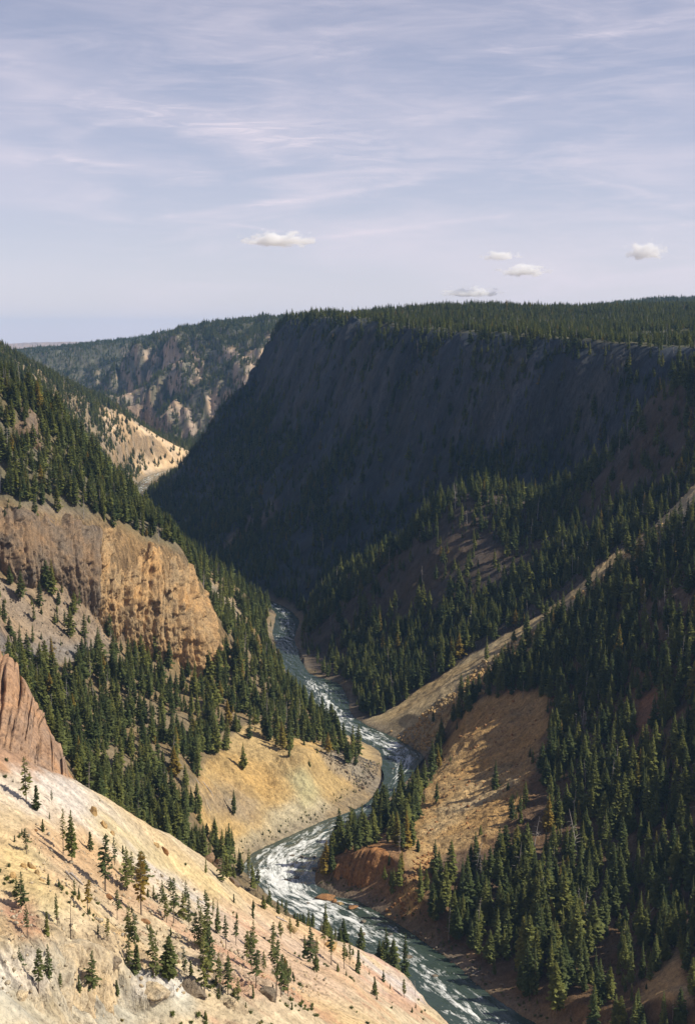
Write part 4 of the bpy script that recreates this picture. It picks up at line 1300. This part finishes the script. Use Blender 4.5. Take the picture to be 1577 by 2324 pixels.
def tube(g, pts, rad, k=6):
    pts = np.asarray(pts, float)
    rings = []
    for i, p in enumerate(pts):
        d = pts[min(i + 1, len(pts) - 1)] - pts[max(i - 1, 0)]
        d /= np.linalg.norm(d)
        a = np.cross(d, [0.3, 1, 0.2])
        a /= np.linalg.norm(a)
        b = np.cross(d, a)
        an = np.arange(k) / k * 2 * pi
        rings.append(p + rad[i] * (np.cos(an)[:, None] * a + np.sin(an)[:, None] * b))
    v = np.concatenate(rings)
    f = []
    for i in range(len(pts) - 1):
        for j in range(k):
            a, b, c, d = i * k + j, i * k + (j + 1) % k, (i + 1) * k + (j + 1) % k, (i + 1) * k + j
            f += [(a, b, c), (a, c, d)]
    g.add(v, f)


def spray(g, p, d, ln, w, rg, droop):
    """a flat fan of needles: a bent blade with two side blades"""
    d = d / np.linalg.norm(d)
    side = np.cross(d, [0, 0, 1.0])
    side /= np.linalg.norm(side) + 1e-6
    roll = rg.uniform(-0.7, 0.7)
    up = np.cross(side, d)
    side = side * cos(roll) + up * sin(roll)
    m = p + d * ln * 0.55 + np.array([0, 0, -droop * ln * 0.25])
    t = p + d * ln + np.array([0, 0, -droop * ln])
    v = [p - side * w * 0.15, p + side * w * 0.15, m + side * w * 0.5, m - side * w * 0.5, t]
    f = [(0, 1, 2), (0, 2, 3), (3, 2, 4)]
    g.add(v, f)


def conifer(seed, H, R, z0, dz, per, shape=0.85, gap=0.12, lean=0.0, tuft=1.0, dense=2):
    """trunk and crown meshes of one conifer, base at the origin"""
    rg = np.random.RandomState(seed)
    tr, cr = Geo(), Geo()
    bend = rg.normal(0, 0.012, 2) * H + np.array([lean, 0]) * H
    def axis(z):
        t = z / H
        return np.array([bend[0] * t * t, bend[1] * t * t, z])
    zs = np.linspace(0, H * 0.985, 7)
    r0 = 0.0105 * H + 0.04
    tube(tr, [axis(z) - np.array([0, 0, 0.6 if i == 0 else 0]) for i, z in enumerate(zs)], [r0 * (1 - 0.93 * z / H) for z in zs], 6)
    z = z0 * H
    az = rg.rand() * 6.28
    sect = rg.uniform(0.72, 1.15, 8)
    while z < H * 0.985:
        t = (z - z0 * H) / (H * (1 - z0))
        env = R * H * ((1 - t) ** shape) * min(1.0, 0.45 + t * 3.2)
        ring = rg.uniform(0.72, 1.15)
        for k in range(per):
            az += 2.4 + rg.normal(0, 0.25)
            if rg.rand() < gap:
                continue
            sec = sect[int((az % 6.283) / 6.283 * 8) % 8] * (0.85 + 0.3 * sect[int(t * 7.9)])
            ln = max(0.25, env * sec * rg.uniform(0.55, 1.12) * ring)
            dr = 0.42 * (1 - t) + rg.uniform(-0.08, 0.10)
            d = np.array([cos(az), sin(az), -dr * 0.6 + 0.45 * t])
            base = axis(z + rg.uniform(-dz, dz) * 0.5)
            w = (0.55 * ln + 0.22) * tuft
            spray(cr, base + d * 0.08 * ln, d, ln, w, rg, dr * 0.35)
            for q in range(dense):
                s = rg.uniform(0.30, 0.85)
                a2 = az + rg.choice([-1, 1]) * rg.uniform(0.4, 1.0)
                d2 = np.array([cos(a2), sin(a2), -0.15 + rg.uniform(-0.35, 0.35)])
                spray(cr, base + d * ln * s, d2, ln * rg.uniform(0.32, 0.55), w * 0.62, rg, dr * 0.3)
        z += dz * H * rg.uniform(0.75, 1.25) * (1.0 - 0.35 * t)
    # leader
    spray(cr, axis(H * 0.955), np.array([0.03, 0.02, 1.0]), H * 0.055, H * 0.016, rg, 0)
    spray(cr, axis(H * 0.955), np.array([-0.03, 0.05, 1.0]), H * 0.05, H * 0.016, rg, 0)
    return tr, cr


def snag(seed, H, br=16):
    rg = np.random.RandomState(seed)
    g, b = Geo(), Geo()
    bx, by = rg.normal(0, 0.04, 2)
    ax = lambda z: np.array([bx * z * z / H, by * z * z / H, z])
    zs = np.linspace(0, H, 6)
    tube(g, [ax(z) - np.array([0, 0, 0.5 if i == 0 else 0]) for i, z in enumerate(zs)], [(0.012 * H + 0.04) * (1 - 0.85 * z / H) for z in zs], 6)
    for k in range(br):
        z = rg.uniform(0.25, 0.97) * H
        a = rg.rand() * 6.28
        ln = (1 - z / H) * H * 0.20 + 0.35
        d = np.array([cos(a), sin(a), rg.uniform(-0.3, 0.35)])
        p = ax(z)
        tube(b, [p, p + d * ln * 0.5, p + d * ln + np.array([0, 0, -0.1 * ln])], [0.05, 0.035, 0.012], 3)
    return g, b


def shrub(seed, R):
    rg = np.random.RandomState(seed)
    tr, cr = Geo(), Geo()
    for k in range(7):
        a = rg.rand() * 6.28
        tip = np.array([cos(a) * R * 0.6, sin(a) * R * 0.6, R * rg.uniform(0.7, 1.3)])
        tube(tr, [(0, 0, -0.2), tip * 0.5, tip], [0.06, 0.04, 0.015], 3)
        for q in range(34):
            p = tip * rg.uniform(0.35, 1.05) + rg.normal(0, 0.22 * R, 3)
            d = rg.normal(size=3)
            spray(cr, p, d, 0.32 * R, 0.22 * R, rg, 0.2)
    return tr, cr


FIR, PINE, YOUNG, DEAD, BUSH = [], [], [], [], []
for i in range(7):
    H = 16.0
    t, c = conifer(100 + i, H, [.175, .19, .155, .20, .18, .165, .21][i], [.06, .10, .05, .12, .16, .08, .04][i], 0.026, 6, [.80, .70, .95, .62, .75, .88, .85][i], 0.10)
    FIR.append((t.mesh('trunk', mB), c.mesh('crown', L_FIR), H))
for i in range(6):
    H = 11.0
    t, c = conifer(200 + i, H, [.15, .12, .175, .14, .19, .13][i], [.20, .32, .14, .26, .10, .36][i], 0.040, 5, [.55, .45, .7, .5, .72, .42][i], 0.22, lean=[.0, .03, -.02, .04, 0, -.05][i], tuft=0.84)
    PINE.append((t.mesh('trunk', mB), c.mesh('crown', L_PINE), H))
for i in range(4):
    H = 5.0
    t, c = conifer(300 + i, H, [.20, .24, .18, .22][i], 0.04, 0.045, 6, [.8, .9, .75, .7][i], 0.08)
    YOUNG.append((t.mesh('trunk', mB), c.mesh('crown', L_PINE), H))
for i in range(4):
    H = 10.0
    g, b = snag(400 + i, H)
    DEAD.append((g.mesh('trunk', [mD, mD, mDk, mD][i]), b.mesh('crown', [mD, mD, mDk, mD][i]), H))
for i in range(3):
    t, c = shrub(500 + i, 1.0)
    BUSH.append((t.mesh('stems', mB), c.mesh('foliage', L_SHRUB), 1.6))


def plant(name, kind, var, p, h, rot, label, category, group, wide=1.0, lean=(0, 0)):
    src = kind[var % len(kind)]
    e = bpy.data.objects.new(name, None)
    C.objects.link(e)
    e.empty_display_size = 0.5
    s = h / src[2]
    e.location = p
    e.rotation_euler = (lean[0], lean[1], rot)
    e.scale = (s * wide, s * wide, s)
    e['label'], e['category'], e['group'] = label, category, group
    for me in src[:2]:
        o = bpy.data.objects.new(me.name.split('.')[0], me)
        C.objects.link(o)
        o.parent = e
    return e


ind = []           # trees built singly: dict(u, v, p, h, kind, ...)
# bare slope: (x, y, height) surveyed in doubled units from (0, 1703); k = kind
FG = [(120, 240, 200, 'p'), (170, 270, 110, 'y'), (225, 310, 30, 'y'), (240, 235, 60, 'p'), (195, 365, 55, 'y'), (120, 470, 112, 'p'), (290, 468, 200, 'p'), (330, 515, 235, 'f'),
      (415, 455, 82, 'y'), (480, 640, 250, 'p'), (520, 520, 125, 'p'), (575, 632, 190, 'p'), (600, 602, 140, 'p'), (640, 745, 280, 'p'), (660, 605, 140, 'p'), (400, 748, 152, 'p'),
      (340, 645, 62, 'p'), (325, 852, 185, 'd2'), (255, 770, 118, 'p'), (495, 702, 60, 'd2'), (535, 772, 130, 'p'), (590, 862, 165, 'p'), (612, 892, 150, 'p'), (183, 470, 18, 'y'),
      (100, 722, 165, 'p'), (120, 862, 150, 'p'), (212, 852, 110, 'y'), (700, 672, 60, 'y'), (740, 702, 112, 'p'), (792, 782, 195, 'p'), (832, 772, 130, 'p'), (760, 782, 122, 'p'),
      (862, 802, 150, 'p'), (905, 762, 100, 'p'), (935, 702, 72, 'p'), (985, 832, 145, 'f'), (942, 902, 245, 'p'), (918, 905, 185, 'p'), (1030, 902, 150, 'p'), (1072, 882, 112, 'p'),
      (1060, 692, 40, 'y'), (1146, 752, 36, 'y'), (1272, 852, 82, 'p'), (1246, 882, 102, 'p'), (1322, 852, 92, 'p'), (1150, 902, 130, 'p'), (1120, 962, 142, 'p'), (1142, 1002, 165, 'p'),
      (1162, 1082, 172, 'p'), (1242, 962, 122, 'p'), (1292, 992, 52, 'y'), (1432, 1002, 85, 'y'), (1412, 962, 165, 'p'), (1386, 902, 62, 'y'), (1502, 972, 165, 'p'), (1560, 992, 120, 'p'),
      (690, 1022, 225, 'p'), (706, 1032, 180, 'p'), (762, 1048, 200, 'f'), (590, 1002, 165, 'p'), (622, 1012, 120, 'y'), (577, 952, 102, 'd'), (836, 1012, 112, 'p'), (930, 1112, 262, 'p'),
      (948, 1002, 205, 'p'), (1000, 1120, 200, 'p'), (1032, 1112, 165, 'p'), (1082, 1112, 82, 'p'), (1152, 1122, 62, 'y'), (1252, 1120, 245, 'p'), (1274, 1122, 185, 'p'), (1312, 1112, 155, 'p'),
      (1292, 1102, 140, 'p'), (160, 1102, 185, 'p'), (216, 1052, 165, 'p'), (252, 1102, 82, 'p'), (342, 1112, 82, 'y'), (402, 1102, 175, 'p'), (540, 1112, 72, 'y'), (106, 942, 82, 'd'),
      (262, 802, 112, 'p'), (440, 832, 42, 'y'), (490, 852, 102, 'p'), (1587, 970, 100, 'p'), (1622, 1012, 102, 'y'), (1657, 1002, 62, 'd'), (1702, 1112, 82, 'y'), (1737, 1052, 52, 'y'),
      (1772, 1082, 26, 'y'), (1832, 1122, 82, 'p'), (1882, 1122, 72, 'd'), (775, 640, 70, 'p'), (845, 690, 100, 'p'), (560, 470, 40, 'y'), (80, 660, 90, 'p'), (90, 1000, 110, 'p'),
      (640, 560, 110, 'p'), (880, 880, 150, 'p'), (970, 760, 90, 'p'), (1200, 1010, 100, 'p'), (1040, 1000, 90, 'p'), (870, 1040, 80, 'y'), (450, 1110, 60, 'y'), (1440, 960, 110, 'p'),
      (1470, 900, 120, 'p'), (1350, 800, 60, 'y'), (1300, 760, 80, 'p'), (1260, 740, 60, 'y'), (1130, 600, 150, 'p'), (1090, 560, 90, 'y'), (1170, 640, 100, 'p'), (1010, 600, 120, 'p'),
      (1230, 700, 60, 'y'), (960, 480, 120, 'p'), (1030, 570, 90, 'y'), (1200, 720, 60, 'y')]
rg = np.random.RandomState(12)
for (x, y, h, k) in FG:
    u, v = x / 2.0, y / 2.0 + 1703
    p = ground_at(u, v)
    dist = np.linalg.norm(p - np.array([0, 0, CAMZ]))
    ind.append(dict(u=u, v=v, p=p, h=h / 2.0 * dist / FV * 1.04, k=k, zone='slope', rot=rg.rand() * 6.28))

# forest everywhere else
area = np.zeros((nr_, nt_))
dyr = np.gradient(rows)
area[:] = dyr[:, None] * (rows * (ts[1] - ts[0]))[:, None]
rho = np.interp(rows, [100, 900, 1400, 2200, 3200, 5000, 8000], [0.052, 0.052, 0.05, 0.045, 0.034, 0.014, 0.002])[:, None]
lam = (area * rho * tden.reshape(nr_, nt_)).ravel()
lam[(gu < -160) | (gu > 1740) | (gy > 7900)] = 0
top_el = (gz + 16 - CAMZ) / gy
hid = top_el.reshape(nr_, nt_) < hor - 0.002
lam *= np.where(hid.ravel(), np.where(gy < 2300, 0.5, 0.0), 1.0)
cnt = rg.poisson(np.minimum(lam, 3))
ti = np.repeat(np.arange(nv), cnt)
tx = gx[ti] + rg.uniform(-0.5, 0.5, len(ti)) * gy[ti] * (ts[1] - ts[0])
ty = gy[ti] + rg.uniform(-0.5, 0.5, len(ti)) * dyr[ti // nt_]
tz = ground_xy(tx, ty) - 0.15
ttag = gtag[ti]
size = 13.5 + 4.5 * fbm2(tx * 0.02, ty * 0.02 + 50, 2) + rg.normal(0, 3.0, len(ti))
size *= np.select([ttag == TAGS.index('E'), ttag == TAGS.index('D'), ttag == TAGS.index('C'), ttag == TAGS.index('H'), ttag == TAGS.index('B')], [0.82, 0.95, 0.85, 1.08, 0.98], 1.0)
small = rg.rand(len(ti)) < 0.32
size = np.where(small, size * rg.uniform(0.3, 0.65, len(ti)), size)
size = np.clip(size, 3.0, 25)
size = np.where(flat[ti] > 0.5, size * np.where(gy[ti] > 1000, 0.74, 1.0), size)
size = np.where(ttag == TAGS.index('A'), np.clip(size * 0.5, 2, 9), size)
tu, tv, tdp = project(tx, ty, tz)
ph = size * FV / tdp
strict = vis_strict.ravel()[ti] & (tu > 6) & (tu < 1571) & (tv < 2316) & (tv - ph > 60)
print('forest', len(ti), 'fg', len(ind))
# the ones that show largest are built singly
NB = 300 - len(ind)
cand = np.where(strict & ((ttag == TAGS.index('H')) | (ttag == TAGS.index('B'))) & ~small)[0]
cand = cand[np.argsort(-ph[cand])]
# keep a quarter of them for the left forest so both sides are represented
cb = [i for i in cand if ttag[i] == TAGS.index('B')][:NB // 3]
ch = [i for i in cand if ttag[i] == TAGS.index('H')][:NB - len(cb)]
single = np.zeros(len(ti), bool)
for i in cb + ch:
    single[i] = True
    r = rg.rand()
    ind.append(dict(u=tu[i], v=tv[i], p=np.array([tx[i], ty[i], tz[i]]), h=size[i], k='f' if r < 0.93 else 'd', zone='left' if ttag[i] == TAGS.index('B') else 'right', rot=rg.rand() * 6.28))

# labels: rows up the slope, counted from the left, with the look of each tree
look = {'f': 'dark green fir', 'p': 'thin open pine', 'y': 'bushy young pine', 'd': 'grey dead tree', 'd2': 'blackened dead trunk'}
where = {'slope': 'up the bare slope', 'left': 'up the sunny forest', 'right': 'up the shaded slope'}
grp = {'slope': 'trees on the bare slope', 'left': 'trees of the left forest', 'right': 'trees of the shaded right slope'}
for zn in ('slope', 'left', 'right'):
    its = sorted([d for d in ind if d['zone'] == zn], key=lambda d: -d['v'])
    per = 12
    for r in range(0, len(its), per):
        row = sorted(its[r:r + per], key=lambda d: d['u'])
        rown = 'lowest row' if r == 0 else _o[r // per] + ' row'
        for i, d in enumerate(row):
            d['label'] = '%s, %s in the %s %s' % (look[d['k']], ORD(i, len(row)), rown, where[zn])
for n_, d in enumerate(ind):
    k = d['k']
    kind = {'f': FIR, 'p': PINE, 'y': YOUNG, 'd': DEAD, 'd2': DEAD}[k]
    var = 2 if k == 'd2' else (n_ * 7 + int(d['u'])) if k != 'd' else [0, 1, 3][n_ % 3]
    nm = {'f': 'fir_tree', 'p': 'pine_tree', 'y': 'young_pine', 'd': 'dead_tree', 'd2': 'dead_tree'}[k]
    ln = (0, 0) if k not in ('d', 'd2') else (rg.normal(0, 0.06), rg.normal(0, 0.08))
    plant(nm, kind, var, d['p'] - np.array([0, 0, 0.1]), d['h'], d['rot'], d['label'], 'tree', grp[d['zone']], wide=rg.uniform(0.75, 1.2), lean=ln)

# the rest of the forest: one mass, instanced
proto = bpy.data.collections.new('forest_kinds')


def joined(tc, nm):
    t, c = tc[0], tc[1]
    tv_ = np.empty(len(t.vertices) * 3); t.vertices.foreach_get('co', tv_)
    cv_ = np.empty(len(c.vertices) * 3); c.vertices.foreach_get('co', cv_)
    tf = np.empty(len(t.loops), np.int32); t.loops.foreach_get('vertex_index', tf)
    cf = np.empty(len(c.loops), np.int32); c.loops.foreach_get('vertex_index', cf)
    v = np.concatenate([tv_.reshape(-1, 3), cv_.reshape(-1, 3)]) / tc[2]
    f = np.concatenate([tf.reshape(-1, 3), cf.reshape(-1, 3) + len(t.vertices)])
    me = quads_mesh(nm, v, f)
    me.materials.append(t.materials[0])
    me.materials.append(c.materials[0])
    mi = np.concatenate([np.zeros(len(tf) // 3, np.int32), np.ones(len(cf) // 3, np.int32)])
    me.polygons.foreach_set('material_index', mi)
    o = bpy.data.objects.new(nm, me)
    proto.objects.link(o)


kinds_ = FIR + [DEAD[0], DEAD[1]] + [BUSH[0], YOUNG[0]]
for i, tc in enumerate(kinds_):
    joined(tc, 'forest_kind_%02d' % i)
rest = np.where(~single)[0]
r_ = rg.rand(len(rest))
kid = rg.randint(0, len(FIR), len(rest))
kid = np.where(r_ < 0.04, len(FIR) + (r_ * 1e4).astype(int) % 2, kid)
me = bpy.data.meshes.new('forest')
me.vertices.add(len(rest))
me.vertices.foreach_set('co', np.stack([tx[rest], ty[rest], tz[rest]], 1).astype(np.float32).ravel())
for nm, val in (('size', size[rest]), ('turn', rg.rand(len(rest)) * 6.283), ('wide', rg.uniform(0.72, 1.25, len(rest)))):
    a = me.attributes.new(nm, 'FLOAT', 'POINT')
    a.data.foreach_set('value', np.ascontiguousarray(val, np.float32))
a = me.attributes.new('which', 'INT', 'POINT')
a.data.foreach_set('value', kid.astype(np.int32))
me.update()


def instancer(name, me, label, category):
    ob = link(name, me, kind='stuff', label=label, category=category)
    ng = bpy.data.node_groups.new(name + '_nodes', 'GeometryNodeTree')
    ng.interface.new_socket('Geometry', in_out='INPUT', socket_type='NodeSocketGeometry')
    ng.interface.new_socket('Geometry', in_out='OUTPUT', socket_type='NodeSocketGeometry')
    gi = ng.nodes.new('NodeGroupInput')
    go = ng.nodes.new('NodeGroupOutput')
    m2p = ng.nodes.new('GeometryNodeMeshToPoints')
    iop = ng.nodes.new('GeometryNodeInstanceOnPoints')
    ci = ng.nodes.new('GeometryNodeCollectionInfo')
    ci.inputs['Collection'].default_value = proto
    ci.inputs['Separate Children'].default_value = True
    ci.inputs['Reset Children'].default_value = True
    iop.inputs['Pick Instance'].default_value = True

    def attr(nm, ty):
        n = ng.nodes.new('GeometryNodeInputNamedAttribute')
        n.data_type = ty
        n.inputs['Name'].default_value = nm
        return n.outputs[0]
    sz, tn, wd, wh = attr('size', 'FLOAT'), attr('turn', 'FLOAT'), attr('wide', 'FLOAT'), attr('which', 'INT')
    cr = ng.nodes.new('ShaderNodeCombineXYZ')
    ng.links.new(tn, cr.inputs[2])
    mu = ng.nodes.new('ShaderNodeMath'); mu.operation = 'MULTIPLY'
    ng.links.new(sz, mu.inputs[0]); ng.links.new(wd, mu.inputs[1])
    cs = ng.nodes.new('ShaderNodeCombineXYZ')
    ng.links.new(mu.outputs[0], cs.inputs[0]); ng.links.new(mu.outputs[0], cs.inputs[1]); ng.links.new(sz, cs.inputs[2])
    ng.links.new(gi.outputs[0], m2p.inputs[0])
    ng.links.new(m2p.outputs[0], iop.inputs['Points'])
    ng.links.new(ci.outputs[0], iop.inputs['Instance'])
    ng.links.new(wh, iop.inputs['Instance Index'])
    ng.links.new(cr.outputs[0], iop.inputs['Rotation'])
    ng.links.new(cs.outputs[0], iop.inputs['Scale'])
    ng.links.new(iop.outputs[0], go.inputs[0])
    md = ob.modifiers.new('trees', 'NODES')
    md.node_group = ng
    return ob


instancer('forest', me, 'dense conifer forest covering the canyon sides and plateau', 'forest')

# low scrub on the pale slope and along the banks
msk = poly_mask([(-20, 1960), (120, 1960), (300, 2040), (560, 2100), (700, 2160), (860, 2262), (640, 2330), (-20, 2330)], 30)
wgt = np.where(T['A'] & vis_strict.ravel(), sample(msk, gu, gv) + 0.10 * (gu > 0) * (gu < 1000), 0) * area.ravel()
wgt *= smooth(0.15, 0.5, fbm2(gx * 0.06 + 20, gy * 0.06, 3))
wgt += np.where((T['B'] | T['H']) & (rd > 1.5) & (rd < 7) & vis_strict.ravel() & (gy < 1000), 0.35, 0) * area.ravel()
si = rg.choice(nv, 900, p=wgt / wgt.sum())
me = bpy.data.meshes.new('scrub')
me.vertices.add(len(si))
sxx = gx[si] + rg.uniform(-.3, .3, len(si))
syy = gy[si] + rg.uniform(-.3, .3, len(si))
me.vertices.foreach_set('co', np.stack([sxx, syy, ground_xy(sxx, syy) - 0.05], 1).astype(np.float32).ravel())
yng = rg.rand(len(si)) < 0.25
for nm, val in (('size', np.where(yng, rg.uniform(0.8, 2.4, len(si)), rg.uniform(0.25, 1.0, len(si)))), ('turn', rg.rand(len(si)) * 6.283), ('wide', rg.uniform(0.9, 1.4, len(si)))):
    a = me.attributes.new(nm, 'FLOAT', 'POINT')
    a.data.foreach_set('value', np.ascontiguousarray(val, np.float32))
a = me.attributes.new('which', 'INT', 'POINT')
a.data.foreach_set('value', np.where(yng, len(FIR) + 3, len(FIR) + 2).astype(np.int32))
me.update()
instancer('scrub', me, 'low olive scrub and seedlings on the pale slope and banks', 'scrub')

# fallen trunks
for i, (u, v, ln, ang, lab) in enumerate([
        (462, 1792, 9, -0.5, 'grey fallen log at the edge of the left forest, uppermost'), (480, 1799, 11, -0.6, 'longer fallen log just below the uppermost one'),
        (526, 1815, 6, 0.8, 'short pale log lying on the grey scree'), (1486, 2056, 9, 0.7, 'pale leaning log between firs near the picture edge'),
        (1392, 2014, 8, -0.4, 'thin fallen log caught among firs on the shaded slope'), (640, 2090, 5, 0.9, 'small log on the crest above the rapids'),
        (350, 1440, 8, -0.7, 'fallen log under the tan buttress'), (1070, 2215, 9, 0.5, 'driftwood log on the dark lower bank'),
        (176, 1995, 3.5, -0.5, 'short grey log on the open orange soil'), (160, 1992, 3.0, -0.8, 'broken branch beside the short grey log'),
        (1180, 1555, 9, 0.4, 'bleached log above the orange slide'), (1290, 1390, 9, 0.6, 'bleached log beside the talus chute')]):
    g = Geo()
    r2 = np.random.RandomState(900 + i)
    n_ = 5
    d = np.array([cos(ang), sin(ang)])
    p = ground_at(u, v)
    q = [p[:2] + d * ln * (k / (n_ - 1) - 0.5) for k in range(n_)]
    zz = [float(ground_xy(np.array([a_[0]]), np.array([a_[1]]))[0]) + 0.22 for a_ in q]
    z_a, z_b = zz[0], zz[-1]
    pts = [np.array([q[k][0] - p[0], q[k][1] - p[1], max(zz[k], z_a + (z_b - z_a) * k / (n_ - 1)) - p[2]]) for k in range(n_)]
    tube(g, pts, [0.26, 0.24, 0.21, 0.17, 0.10], 7)
    o = link('fallen_log', g.mesh('fallen_log', mD), label=lab, category='log', group='fallen logs')
    o.location = p
    for k in range(3):
        gb = Geo()
        b0 = pts[1 + k] * 1.0
        dv = np.array([-d[1], d[0], 0.8]) * r2.choice([-1, 1]) if False else np.array([-d[1] * r2.choice([-1, 1]), d[0], 0.9])
        tube(gb, [b0, b0 + dv * 0.6, b0 + dv * 1.1], [0.06, 0.045, 0.02], 4)
        link('branch', gb.mesh('branch', mD), parent=o)

# ------------------------------------------------------------------ air
hz = bpy.data.meshes.new('haze')
x0, x1, y0, y1, z0, z1 = -6500, 6500, -60, 16000, -8, 420
hz.from_pydata([(x0, y0, z0), (x1, y0, z0), (x1, y1, z0), (x0, y1, z0), (x0, y0, z1), (x1, y0, z1), (x1, y1, z1), (x0, y1, z1)], [],
               [(0, 3, 2, 1), (4, 5, 6, 7), (0, 1, 5, 4), (1, 2, 6, 5), (2, 3, 7, 6), (3, 0, 4, 7)])
mh = bpy.data.materials.new('haze')
mh.use_nodes = True
mh.node_tree.nodes.clear()
pv = N(mh.node_tree, 'ShaderNodeVolumePrincipled')
pv.inputs['Color'].default_value = (0.32, 0.60, 1.0, 1)
pv.inputs['Density'].default_value = 0.000036
pv.inputs['Anisotropy'].default_value = 0.1
om = N(mh.node_tree, 'ShaderNodeOutputMaterial')
L(mh.node_tree, pv.outputs[0], om.inputs['Volume'])
link('haze', hz, mh, kind='stuff', label='thin blue air filling the canyon', category='haze')

# ------------------------------------------------------------------ fair-weather clouds
def cloud_material():
    m = bpy.data.materials.new('cloud')
    m.use_nodes = True
    nt = m.node_tree
    nt.nodes.clear()
    tc = N(nt, 'ShaderNodeTexCoord')
    oi = N(nt, 'ShaderNodeObjectInfo')
    off = N(nt, 'ShaderNodeVectorMath', operation='ADD')
    L(nt, tc.outputs['Object'], off.inputs[0])
    L(nt, oi.outputs['Location'], off.inputs[1])
    ns = noise_fac(nt, stretch(nt, off.outputs[0], (3.4, 1.4, 1.9)), 1.0, 6, 0.62)
    sep = N(nt, 'ShaderNodeSeparateXYZ')
    L(nt, tc.outputs['Object'], sep.inputs[0])
    zz = M(nt, 'ADD', sep.outputs[2], 0.25)
    zz = M(nt, 'MULTIPLY', zz, M(nt, 'ADD', 1.0, M(nt, 'LESS_THAN', zz, 0.0)))
    cb_ = N(nt, 'ShaderNodeCombineXYZ')
    L(nt, sep.outputs[0], cb_.inputs[0]); L(nt, sep.outputs[1], cb_.inputs[1]); L(nt, zz, cb_.inputs[2])
    ln = N(nt, 'ShaderNodeVectorMath', operation='LENGTH')
    L(nt, cb_.outputs[0], ln.inputs[0])
    f = M(nt, 'SUBTRACT', 1.0, ln.outputs['Value'])
    d = M(nt, 'ADD', M(nt, 'MULTIPLY', f, 1.0), M(nt, 'MULTIPLY', M(nt, 'SUBTRACT', ns, 0.60), 2.6))
    d = M(nt, 'MULTIPLY', M(nt, 'MULTIPLY', d, 2.0, clamp=True), 0.032)
    v = N(nt, 'ShaderNodeVolumePrincipled')
    v.inputs['Color'].default_value = (1.0, 1.0, 1.0, 1)
    L(nt, d, v.inputs['Density'])
    o = N(nt, 'ShaderNodeOutputMaterial')
    L(nt, v.outputs[0], o.inputs['Volume'])
    return m


MC = cloud_material()
cv, cf = ICO[3]
cme = quads_mesh('cloud', cv, cf)
cme.materials.append(MC)
for (u, v, w, h, lab) in [(633, 541, 190, 54, 'longest small white cloud, alone above the canyon mouth'), (1135, 579, 104, 34, 'upper of the two small clouds over the plateau'),
                          (1190, 612, 140, 44, 'flat white cloud in the middle of the three over the plateau'), (1068, 662, 160, 36, 'lowest flat cloud just above the plateau skyline'),
                          (1463, 567, 108, 62, 'puffy round cloud near the edge of the sky')]:
    p = at_y(u, v, 9000)
    o = link('cloud', cme, label=lab, category='cloud', group='fair weather clouds')
    o.location = p
    k = np.linalg.norm(p) / FV
    o.scale = (w * k / 2, w * k / 2 * 0.7, h * k / 2)
